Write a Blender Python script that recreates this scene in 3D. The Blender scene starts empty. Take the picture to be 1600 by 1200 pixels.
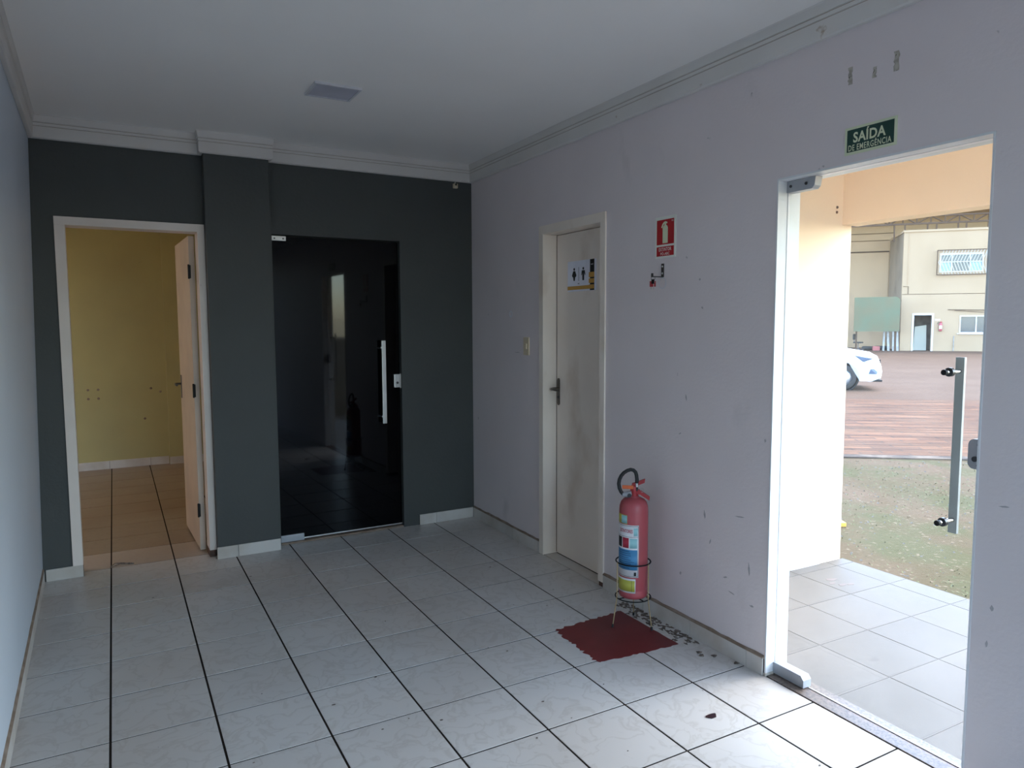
import bpy, bmesh, math, random
from mathutils import Vector, Matrix

random.seed(7)
SC = bpy.context.scene
COL = SC.collection
R = math.radians

# ------------------------------------------------------------------ camera
cam_d = bpy.data.cameras.new('camera')
cam_d.sensor_fit = 'HORIZONTAL'
cam_d.sensor_width = 36.0
cam_d.lens = 1127.9 / 1600 * 36.0
cam_d.clip_start = 0.02
cam_d.clip_end = 400
cam = bpy.data.objects.new('camera', cam_d)
COL.objects.link(cam)
_r = Vector((0.88155531, -0.47206406, -0.00396884))
_d = Vector((-0.04340653, -0.07268222, -0.99641014))
_f = Vector((0.47008096, 0.87856293, -0.08456406))
_m = Matrix((( _r.x, -_d.x, -_f.x, -2.370), (_r.y, -_d.y, -_f.y, -5.073), (_r.z, -_d.z, -_f.z, 1.522), (0, 0, 0, 1)))
cam.matrix_world = _m
SC.camera = cam

# ------------------------------------------------------------------ sky and exposure
SKY_STRENGTH = 0.33
SUN_AZIMUTH = 98.0     # clockwise from +y: the veiled sun stands over the yard, in front of the porch
SUN_ELEVATION = 48.0
world = bpy.data.worlds.new('overcast_sky')
SC.world = world
world.use_nodes = True
_nt = world.node_tree
_nt.nodes.clear()
_o = _nt.nodes.new('ShaderNodeOutputWorld')
_b = _nt.nodes.new('ShaderNodeBackground')
_sky = _nt.nodes.new('ShaderNodeTexSky')
_sky.sky_type = 'NISHITA'
_sky.sun_disc = False
_sky.sun_elevation = R(SUN_ELEVATION)
_sky.sun_rotation = R(SUN_AZIMUTH)
_sky.altitude = 300
_sky.air_density = 1.0
_sky.dust_density = 1.5
_sky.ozone_density = 1.0
_nt.links.new(_sky.outputs['Color'], _b.inputs['Color'])
_b.inputs['Strength'].default_value = SKY_STRENGTH
_nt.links.new(_b.outputs['Background'], _o.inputs['Surface'])

SC.view_settings.view_transform = 'Standard'
SC.view_settings.look = 'None'
SC.view_settings.gamma = 1
SC.view_settings.use_curve_mapping = False
SC.view_settings.exposure = 2.75
SC.cycles.max_bounces = 14
SC.cycles.diffuse_bounces = 8
SC.cycles.transparent_max_bounces = 12


def portal(name, loc, rot, sx, sy):
    """sampling guide in an opening: gives off no light of its own"""
    l = bpy.data.lights.new(name, 'AREA')
    l.shape = 'RECTANGLE'
    l.size, l.size_y = sx, sy
    l.cycles.is_portal = True
    o = bpy.data.objects.new(name, l)
    o.location = loc
    o.rotation_euler = rot
    COL.objects.link(o)


portal('portal_entry', (0.13, -3.36, 1.05), (0, R(90), 0), 2.1, 0.84)


# ------------------------------------------------------------------ materials
def mat(name, col, rough=0.6, metal=0.0, col2=None, scale=6.0, detail=4.0, lo=0.4, hi=0.65,
        bump=0.0, bscale=40.0, spec=0.5, rand=0.0, coat=0.0):
    m = bpy.data.materials.new(name)
    m.use_nodes = True
    nt = m.node_tree
    p = nt.nodes['Principled BSDF']
    p.inputs['Roughness'].default_value = rough
    p.inputs['Metallic'].default_value = metal
    p.inputs['Specular IOR Level'].default_value = spec
    p.inputs['Coat Weight'].default_value = coat
    tc = nt.nodes.new('ShaderNodeTexCoord')
    c = (*col, 1)
    if col2 is None:
        col2 = tuple(x * 0.88 for x in col)
    n = nt.nodes.new('ShaderNodeTexNoise')
    n.inputs['Scale'].default_value = scale
    n.inputs['Detail'].default_value = detail
    nt.links.new(tc.outputs['Object'], n.inputs['Vector'])
    rp = nt.nodes.new('ShaderNodeValToRGB')
    rp.color_ramp.elements[0].position = lo
    rp.color_ramp.elements[1].position = hi
    rp.color_ramp.elements[0].color = c
    rp.color_ramp.elements[1].color = (*col2, 1)
    nt.links.new(n.outputs['Fac'], rp.inputs['Fac'])
    out = rp.outputs['Color']
    if rand:
        oi = nt.nodes.new('ShaderNodeObjectInfo')
        hs = nt.nodes.new('ShaderNodeHueSaturation')
        mr = nt.nodes.new('ShaderNodeMapRange')
        mr.inputs['To Min'].default_value = 1 - rand
        mr.inputs['To Max'].default_value = 1 + rand
        nt.links.new(oi.outputs['Random'], mr.inputs['Value'])
        nt.links.new(mr.outputs['Result'], hs.inputs['Value'])
        nt.links.new(out, hs.inputs['Color'])
        out = hs.outputs['Color']
    nt.links.new(out, p.inputs['Base Color'])
    if bump:
        n2 = nt.nodes.new('ShaderNodeTexNoise')
        n2.inputs['Scale'].default_value = bscale
        n2.inputs['Detail'].default_value = 4
        nt.links.new(tc.outputs['Object'], n2.inputs['Vector'])
        b = nt.nodes.new('ShaderNodeBump')
        b.inputs['Strength'].default_value = bump
        b.inputs['Distance'].default_value = 0.01
        nt.links.new(n2.outputs['Fac'], b.inputs['Height'])
        nt.links.new(b.outputs['Normal'], p.inputs['Normal'])
    return m


def add_spots(m, col, scale, lo, hi, stretch=(1, 1, 1), strength=1.0):
    """overlay sparse stains (noise over a threshold) on a material made by mat()"""
    nt = m.node_tree
    p = nt.nodes['Principled BSDF']
    src = p.inputs['Base Color'].links[0].from_socket
    tc = nt.nodes.new('ShaderNodeTexCoord')
    mp = nt.nodes.new('ShaderNodeMapping')
    mp.inputs['Scale'].default_value = stretch
    nt.links.new(tc.outputs['Object'], mp.inputs['Vector'])
    n = nt.nodes.new('ShaderNodeTexNoise')
    n.inputs['Scale'].default_value = scale
    n.inputs['Detail'].default_value = 6
    nt.links.new(mp.outputs['Vector'], n.inputs['Vector'])
    mr = nt.nodes.new('ShaderNodeMapRange')
    mr.inputs['From Min'].default_value = lo
    mr.inputs['From Max'].default_value = hi
    mr.inputs['To Max'].default_value = strength
    nt.links.new(n.outputs['Fac'], mr.inputs['Value'])
    mx = nt.nodes.new('ShaderNodeMix')
    mx.data_type = 'RGBA'
    nt.links.new(mr.outputs['Result'], mx.inputs[0])
    nt.links.new(src, mx.inputs[6])
    mx.inputs[7].default_value = (*col, 1)
    nt.links.new(mx.outputs[2], p.inputs['Base Color'])
    return m


def glass_mat(name, tint=(0.94, 0.97, 0.96), dust=0.03, dustcol=(0.8, 0.8, 0.8)):
    m = bpy.data.materials.new(name)
    m.use_nodes = True
    nt = m.node_tree
    nt.nodes.clear()
    o = nt.nodes.new('ShaderNodeOutputMaterial')
    t = nt.nodes.new('ShaderNodeBsdfTransparent')
    t.inputs['Color'].default_value = (*tint, 1)
    g = nt.nodes.new('ShaderNodeBsdfGlossy')
    g.inputs['Roughness'].default_value = 0.02
    fr = nt.nodes.new('ShaderNodeFresnel')
    ge = nt.nodes.new('ShaderNodeNewGeometry')       # thin pane: no second reflection from inside the slab
    io = nt.nodes.new('ShaderNodeMapRange')
    io.inputs['To Min'].default_value = 1.45
    io.inputs['To Max'].default_value = 1.0
    nt.links.new(ge.outputs['Backfacing'], io.inputs['Value'])
    nt.links.new(io.outputs['Result'], fr.inputs['IOR'])
    mx = nt.nodes.new('ShaderNodeMixShader')
    nt.links.new(fr.outputs['Fac'], mx.inputs[0])
    nt.links.new(t.outputs[0], mx.inputs[1])
    nt.links.new(g.outputs[0], mx.inputs[2])
    d = nt.nodes.new('ShaderNodeBsdfTranslucent')
    d.inputs['Color'].default_value = (*dustcol, 1)
    mx2 = nt.nodes.new('ShaderNodeMixShader')
    tc = nt.nodes.new('ShaderNodeTexCoord')
    n = nt.nodes.new('ShaderNodeTexNoise')
    n.inputs['Scale'].default_value = 5
    n.inputs['Detail'].default_value = 6
    nt.links.new(tc.outputs['Object'], n.inputs['Vector'])
    mr = nt.nodes.new('ShaderNodeMapRange')
    mr.inputs['From Min'].default_value = 0.3
    mr.inputs['From Max'].default_value = 0.8
    mr.inputs['To Min'].default_value = dust * 0.4
    mr.inputs['To Max'].default_value = dust * 1.8
    nt.links.new(n.outputs['Fac'], mr.inputs['Value'])
    nt.links.new(mr.outputs['Result'], mx2.inputs[0])
    nt.links.new(mx.outputs[0], mx2.inputs[1])
    nt.links.new(d.outputs[0], mx2.inputs[2])
    nt.links.new(mx2.outputs[0], o.inputs['Surface'])
    return m


def tile_mat(name, col, vein, stain, rough=0.31, stain_lo=0.52, stain_hi=0.75, stain_s=0.35, spec=0.5):
    m = bpy.data.materials.new(name)
    m.use_nodes = True
    nt = m.node_tree
    p = nt.nodes['Principled BSDF']
    p.inputs['Specular IOR Level'].default_value = spec
    tc = nt.nodes.new('ShaderNodeTexCoord')
    oi = nt.nodes.new('ShaderNodeObjectInfo')
    ad = nt.nodes.new('ShaderNodeVectorMath')
    sc_ = nt.nodes.new('ShaderNodeVectorMath')
    sc_.operation = 'SCALE'
    sc_.inputs['Scale'].default_value = 7.0
    nt.links.new(oi.outputs['Location'], sc_.inputs[0])
    nt.links.new(tc.outputs['Object'], ad.inputs[0])
    nt.links.new(sc_.outputs[0], ad.inputs[1])
    n = nt.nodes.new('ShaderNodeTexNoise')          # soft veins
    n.inputs['Scale'].default_value = 9
    n.inputs['Detail'].default_value = 6
    n.inputs['Distortion'].default_value = 0.8
    nt.links.new(ad.outputs[0], n.inputs['Vector'])
    rp = nt.nodes.new('ShaderNodeValToRGB')
    e = rp.color_ramp.elements
    e[0].position, e[0].color = 0.455, (*col, 1)
    e[1].position, e[1].color = 0.545, (*col, 1)
    k = e.new(0.50)
    k.color = (*vein, 1)
    nt.links.new(n.outputs['Fac'], rp.inputs['Fac'])
    n2 = nt.nodes.new('ShaderNodeTexNoise')         # trodden-in dirt, continuous over the floor
    n2.inputs['Scale'].default_value = 1.1
    n2.inputs['Detail'].default_value = 1.5
    gp = nt.nodes.new('ShaderNodeNewGeometry')
    nt.links.new(gp.outputs['Position'], n2.inputs['Vector'])
    mr = nt.nodes.new('ShaderNodeMapRange')
    mr.inputs['From Min'].default_value = stain_lo
    mr.inputs['From Max'].default_value = stain_hi
    mr.inputs['To Max'].default_value = stain_s
    nt.links.new(n2.outputs['Fac'], mr.inputs['Value'])
    mx = nt.nodes.new('ShaderNodeMix')
    mx.data_type = 'RGBA'
    nt.links.new(mr.outputs['Result'], mx.inputs[0])
    nt.links.new(rp.outputs['Color'], mx.inputs[6])
    mx.inputs[7].default_value = (*stain, 1)
    hs = nt.nodes.new('ShaderNodeHueSaturation')
    m2 = nt.nodes.new('ShaderNodeMapRange')
    m2.inputs['To Min'].default_value = 0.95
    m2.inputs['To Max'].default_value = 1.04
    nt.links.new(oi.outputs['Random'], m2.inputs['Value'])
    nt.links.new(m2.outputs['Result'], hs.inputs['Value'])
    nt.links.new(mx.outputs[2], hs.inputs['Color'])
    nt.links.new(hs.outputs['Color'], p.inputs['Base Color'])
    n3 = nt.nodes.new('ShaderNodeTexNoise')
    n3.inputs['Scale'].default_value = 3
    n3.inputs['Detail'].default_value = 1
    nt.links.new(gp.outputs['Position'], n3.inputs['Vector'])
    m3 = nt.nodes.new('ShaderNodeMapRange')
    m3.inputs['To Min'].default_value = rough - 0.02
    m3.inputs['To Max'].default_value = rough + 0.10
    nt.links.new(n3.outputs['Fac'], m3.inputs['Value'])
    nt.links.new(m3.outputs['Result'], p.inputs['Roughness'])
    return m


def brick_ground(name):
    m = bpy.data.materials.new(name)
    m.use_nodes = True
    nt = m.node_tree
    p = nt.nodes['Principled BSDF']
    p.inputs['Roughness'].default_value = 0.9
    p.inputs['Specular IOR Level'].default_value = 0.1
    tc = nt.nodes.new('ShaderNodeTexCoord')
    b = nt.nodes.new('ShaderNodeTexBrick')
    b.inputs['Scale'].default_value = 1.0
    b.inputs['Brick Width'].default_value = 0.60
    b.inputs['Row Height'].default_value = 0.16
    b.inputs['Mortar Size'].default_value = 0.012
    b.inputs['Color1'].default_value = (0.154, 0.065, 0.031, 1)
    b.inputs['Color2'].default_value = (0.094, 0.042, 0.023, 1)
    b.inputs['Mortar'].default_value = (0.041, 0.026, 0.019, 1)
    nt.links.new(tc.outputs['Object'], b.inputs['Vector'])
    n = nt.nodes.new('ShaderNodeTexNoise')
    n.inputs['Scale'].default_value = 0.9
    n.inputs['Detail'].default_value = 8
    nt.links.new(tc.outputs['Object'], n.inputs['Vector'])
    mr = nt.nodes.new('ShaderNodeMapRange')
    mr.inputs['From Min'].default_value = 0.35
    mr.inputs['From Max'].default_value = 0.75
    mr.inputs['To Min'].default_value = 0.0
    mr.inputs['To Max'].default_value = 0.6
    nt.links.new(n.outputs['Fac'], mr.inputs['Value'])
    mx = nt.nodes.new('ShaderNodeMix')
    mx.data_type = 'RGBA'
    nt.links.new(mr.outputs['Result'], mx.inputs[0])
    nt.links.new(b.outputs['Color'], mx.inputs[6])
    mx.inputs[7].default_value = (0.154, 0.085, 0.048, 1)
    mp = nt.nodes.new('ShaderNodeMapping')          # worn courses: long streaks along the rows
    mp.inputs['Scale'].default_value = (0.45, 4.2, 1)
    nt.links.new(tc.outputs['Object'], mp.inputs['Vector'])
    n4 = nt.nodes.new('ShaderNodeTexNoise')
    n4.inputs['Scale'].default_value = 1.6
    n4.inputs['Detail'].default_value = 6
    nt.links.new(mp.outputs['Vector'], n4.inputs['Vector'])
    r4 = nt.nodes.new('ShaderNodeMapRange')
    r4.inputs['From Min'].default_value = 0.35
    r4.inputs['From Max'].default_value = 0.65
    r4.inputs['To Min'].default_value = 0.62
    r4.inputs['To Max'].default_value = 1.30
    nt.links.new(n4.outputs['Fac'], r4.inputs['Value'])
    h4 = nt.nodes.new('ShaderNodeHueSaturation')
    nt.links.new(r4.outputs['Result'], h4.inputs['Value'])
    nt.links.new(mx.outputs[2], h4.inputs['Color'])
    nt.links.new(h4.outputs['Color'], p.inputs['Base Color'])
    return m


M = {}
M['lav'] = add_spots(add_spots(mat('lavender_wall_paint', (0.74, 0.665, 0.67), 0.55, col2=(0.71, 0.635, 0.64), scale=1.6, bump=0.12, bscale=60),
                     (0.18, 0.17, 0.17), 16, 0.72, 0.76, strength=0.6), (0.30, 0.27, 0.26), 3.0, 0.66, 0.8, stretch=(1, 1, 0.5), strength=0.35)
M['leftwall'] = mat('daylit_lavender_paint', (0.58, 0.64, 0.72), 0.5, col2=(0.55, 0.61, 0.69), scale=1.5, bump=0.1, bscale=60)  # same lavender paint, with bluish daylight put into the colour
M['dark'] = add_spots(mat('charcoal_wall_paint', (0.058, 0.063, 0.061), 0.6, col2=(0.052, 0.057, 0.056), scale=2, bump=0.15, bscale=50),
                      (0.20, 0.19, 0.18), 14, 0.77, 0.80, strength=0.5)
M['ceil'] = mat('ceiling_paint', (0.92, 0.89, 0.86), 0.8, col2=(0.89, 0.86, 0.83), scale=1.0)
M['crown'] = add_spots(mat('crown_plaster', (0.70, 0.67, 0.64), 0.6, col2=(0.66, 0.63, 0.60), scale=3),
                       (0.30, 0.19, 0.10), 9, 0.72, 0.76, strength=0.7)
M['groove'] = mat('crown_groove_brown', (0.36, 0.28, 0.22), 0.8)  # brown strips laid along both crown grooves
M['yellow'] = add_spots(mat('yellow_wall_paint', (0.46, 0.40, 0.18), 0.6, col2=(0.42, 0.36, 0.165), scale=1.5),
                        (0.30, 0.25, 0.14), 9, 0.70, 0.76, strength=0.5)
M['grout'] = mat('dark_floor_grout', (0.030, 0.022, 0.018), 0.95, spec=0.1)
M['tile'] = tile_mat('white_floor_tile', (0.615, 0.59, 0.565), (0.54, 0.51, 0.48), (0.38, 0.28, 0.20), stain_lo=0.38, stain_hi=0.75, stain_s=0.30, spec=0.4)
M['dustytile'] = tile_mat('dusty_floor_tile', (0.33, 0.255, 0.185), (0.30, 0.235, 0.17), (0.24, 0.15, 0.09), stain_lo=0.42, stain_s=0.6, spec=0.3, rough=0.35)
M['basetile'] = mat('baseboard_tile', (0.60, 0.57, 0.54), 0.35, col2=(0.50, 0.45, 0.40), scale=5, rand=0.05)
M['mortar'] = mat('brown_mortar', (0.20, 0.14, 0.10), 0.9, col2=(0.30, 0.23, 0.18), scale=12)
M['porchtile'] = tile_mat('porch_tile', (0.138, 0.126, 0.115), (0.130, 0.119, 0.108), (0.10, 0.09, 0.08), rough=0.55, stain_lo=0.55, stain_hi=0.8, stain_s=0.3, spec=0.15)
M['porchgrout'] = mat('porch_grout', (0.20, 0.19, 0.19), 0.9)
M['cream_door'] = add_spots(mat('cream_door_paint', (0.86, 0.76, 0.67), 0.45, col2=(0.81, 0.71, 0.62), scale=2.5),
                            (0.50, 0.35, 0.23), 2.6, 0.56, 0.72, stretch=(1, 1, 0.6), strength=0.6)
M['white_frame'] = add_spots(mat('white_frame_paint', (0.78, 0.69, 0.63), 0.5, col2=(0.73, 0.64, 0.58), scale=3),
                             (0.30, 0.2, 0.13), 8, 0.72, 0.78, strength=0.5)
M['white_jamb'] = mat('white_jamb_paint', (0.74, 0.75, 0.77), 0.45, col2=(0.68, 0.68, 0.69), scale=6)
M['leafpaint'] = mat('peach_door_paint', (0.60, 0.50, 0.41), 0.5, col2=(0.52, 0.43, 0.36), scale=3)
M['woodbit'] = mat('rotten_wood', (0.14, 0.075, 0.055), 0.9, col2=(0.08, 0.05, 0.04), scale=30)
M['black_glass'] = mat('black_door_glass', (0.0012, 0.0013, 0.002), 0.03, spec=0.22)
M['glass'] = glass_mat('clear_door_glass', dust=0.012)
M['winglass'] = glass_mat('added_window_glass', dust=0.01)
M['metal'] = mat('brushed_aluminium', (0.62, 0.62, 0.62), 0.35, 0.9)
M['chrome'] = mat('chrome', (0.70, 0.70, 0.70), 0.15, 1.0)
M['agedsteel'] = mat('aged_steel', (0.16, 0.145, 0.13), 0.3, 0.9)
M['darkmetal'] = mat('dark_metal', (0.08, 0.08, 0.085), 0.4, 0.8)
M['blackplastic'] = mat('black_plastic', (0.010, 0.010, 0.011), 0.6, spec=0.3)
M['greymetal'] = mat('grey_bracket_metal', (0.40, 0.41, 0.44), 0.45, 0.3)
M['steelbar'] = mat('dull_steel_bar', (0.36, 0.38, 0.38), 0.5, 0.5)
M['granite'] = add_spots(mat('granite_sill', (0.17, 0.125, 0.10), 0.4, col2=(0.09, 0.07, 0.06), scale=90, detail=2), (0.05, 0.04, 0.04), 140, 0.6, 0.65)
M['red'] = mat('extinguisher_red', (0.40, 0.070, 0.085), 0.40, col2=(0.36, 0.075, 0.085), scale=4)
M['redlever'] = mat('lever_red', (0.36, 0.022, 0.028), 0.4)
M['orange'] = mat('orange_tag', (0.62, 0.12, 0.03), 0.5)
M['rubber'] = mat('black_rubber', (0.012, 0.012, 0.014), 0.6)
M['brass'] = mat('brass_wire', (0.48, 0.36, 0.20), 0.4, 0.7)
M['labelwhite'] = mat('label_white', (0.76, 0.75, 0.78), 0.5)
M['labelblue'] = mat('label_blue', (0.06, 0.24, 0.46), 0.5)
M['labelcyan'] = mat('label_cyan', (0.30, 0.56, 0.60), 0.5)
M['labelyellow'] = mat('label_yellow', (0.48, 0.46, 0.08), 0.5)
M['labelred'] = mat('label_red', (0.42, 0.03, 0.06), 0.5)
M['ink'] = mat('black_ink', (0.01, 0.01, 0.011), 0.6)
M['inkblue'] = mat('blue_ink', (0.02, 0.06, 0.16), 0.6)
M['signwhite'] = mat('sign_white', (0.80, 0.80, 0.73), 0.5)
M['signglow'] = mat('sign_pale_green', (0.70, 0.74, 0.52), 0.5)
M['signgreen'] = mat('sign_dark_green', (0.008, 0.05, 0.038), 0.45)
M['signred'] = mat('sign_red', (0.45, 0.012, 0.02), 0.45)
M['wcplate'] = mat('wc_sign_white', (0.82, 0.82, 0.90), 0.4)
M['gold'] = mat('wc_sign_gold', (0.60, 0.32, 0.07), 0.5)
M['redpaint'] = add_spots(mat('red_floor_paint', (0.17, 0.012, 0.016), 0.42, col2=(0.13, 0.010, 0.013), scale=4),
                          (0.30, 0.10, 0.08), 7, 0.70, 0.76, stretch=(0.4, 1.5, 1), strength=0.6)
M['switch'] = mat('yellowed_plastic', (0.72, 0.60, 0.42), 0.4)
M['panelwhite'] = mat('light_panel_frame', (0.66, 0.66, 0.70), 0.4)
M['diffuser'] = mat('light_panel_diffuser', (0.56, 0.56, 0.64), 0.35)
M['plasterbit'] = add_spots(mat('bare_plaster_patch', (0.50, 0.46, 0.40), 0.9, col2=(0.34, 0.30, 0.26), scale=40), (0.1, 0.09, 0.08), 60, 0.6, 0.64)
M['peach'] = add_spots(mat('porch_cream_paint', (0.80, 0.63, 0.45), 0.75, col2=(0.77, 0.60, 0.42), scale=1.5), (0.55, 0.42, 0.30), 4, 0.68, 0.75, strength=0.5)
M['cream'] = add_spots(mat('warehouse_cream_paint', (0.408, 0.284, 0.181), 0.8, col2=(0.380, 0.261, 0.163), scale=0.5, spec=0.15), (0.285, 0.198, 0.133), 0.9, 0.62, 0.8, stretch=(1, 1, 0.5), strength=0.4)
M['creamdirty'] = add_spots(mat('warehouse_dirty_paint', (0.475, 0.320, 0.202), 0.8, col2=(0.446, 0.302, 0.189), scale=0.5, spec=0.15), (0.314, 0.216, 0.150), 0.8, 0.55, 0.75, strength=0.5)
M['sidewall'] = add_spots(mat('warehouse_shaded_side', (0.242, 0.180, 0.132), 0.9, col2=(0.194, 0.146, 0.110), scale=0.8, spec=0.1), (0.129, 0.095, 0.073), 0.8, 0.55, 0.75, strength=0.5)  # the side face's shade is put into this darker, greyer colour
M['lowwall'] = mat('warehouse_pale_paint', (0.70, 0.66, 0.55), 0.8, col2=(0.62, 0.60, 0.52), scale=0.7)
M['steel'] = mat('brown_truss_steel', (0.10, 0.062, 0.042), 0.8, spec=0.1)
M['roofsheet'] = mat('roof_sheet', (0.09, 0.07, 0.06), 0.8, spec=0.1)
M['greenboard'] = mat('faded_green_board', (0.130, 0.112, 0.058), 0.6, col2=(0.105, 0.120, 0.066), scale=1.2)
M['lawn'] = add_spots(add_spots(mat('mossy_gravel', spec=0.1, col=(0.072, 0.053, 0.022), rough=0.95, col2=(0.101, 0.063, 0.035), scale=0.7, detail=8, lo=0.38, hi=0.6, bump=0.5, bscale=30),
                      (0.060, 0.058, 0.020), 1.6, 0.50, 0.62, strength=0.7), (0.184, 0.136, 0.087), 24, 0.60, 0.68, strength=0.8)
M['grass'] = mat('grass_blades', spec=0.1, col=(0.13, 0.155, 0.07), rough=0.8, col2=(0.17, 0.17, 0.085), scale=3)
M['pebble'] = mat('pebbles', spec=0.1, col=(0.175, 0.160, 0.139), rough=0.9)
M['brickyard'] = brick_ground('brick_paving')
M['concrete'] = mat('dusty_concrete', spec=0.1, col=(0.095, 0.053, 0.032), rough=0.9, col2=(0.114, 0.066, 0.041), scale=0.6, detail=8)
M['kerb'] = mat('kerb_stone', spec=0.1, col=(0.156, 0.113, 0.082), rough=0.9, col2=(0.070, 0.051, 0.039), scale=3.5, detail=7, lo=0.45, hi=0.55)
M['yellowpaint'] = mat('yellow_kerb_paint', (0.70, 0.42, 0.05), 0.6)
M['carwhite'] = mat('white_car_paint', (0.80, 0.82, 0.84), 0.25, coat=0.5)
M['carglass'] = mat('car_window_glass', (0.02, 0.025, 0.03), 0.05)
M['headlamp'] = mat('headlamp_lens', (0.10, 0.13, 0.19), 0.12)
M['tyre'] = mat('tyre_rubber', (0.035, 0.033, 0.032), 0.8)
M['alloy'] = mat('wheel_alloy', (0.60, 0.60, 0.62), 0.3, 0.7)
M['whiteframe'] = mat('white_window_frame', (0.55, 0.53, 0.50), 0.5)
M['farglass'] = mat('far_window_glass', (0.10, 0.10, 0.10), 0.06, spec=0.6)
M['skyglass'] = mat('far_glass_sky_reflection', (0.20, 0.30, 0.33), 0.05, spec=0.6)  # bluish base colour paints in the sky's reflection
M['interior'] = mat('dim_interior', (0.30, 0.28, 0.26), 0.9, col2=(0.16, 0.14, 0.14), scale=2)
M['plank'] = mat('grey_plank', (0.36, 0.34, 0.32), 0.9, col2=(0.24, 0.22, 0.2), scale=8)
M['redcrate'] = mat('red_plastic', (0.42, 0.12, 0.11), 0.6)
M['scrap'] = mat('scrap_metal', (0.16, 0.13, 0.12), 0.8)
M['dirt'] = mat('dark_dirt', (0.10, 0.075, 0.06), 0.95, col2=(0.24, 0.20, 0.17), scale=60)
M['scuff'] = mat('wall_scuff', (0.44, 0.41, 0.42), 0.7, col2=(0.34, 0.31, 0.31), scale=50)
M['blob'] = mat('dark_red_blob', (0.025, 0.006, 0.010), 0.35)


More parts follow.
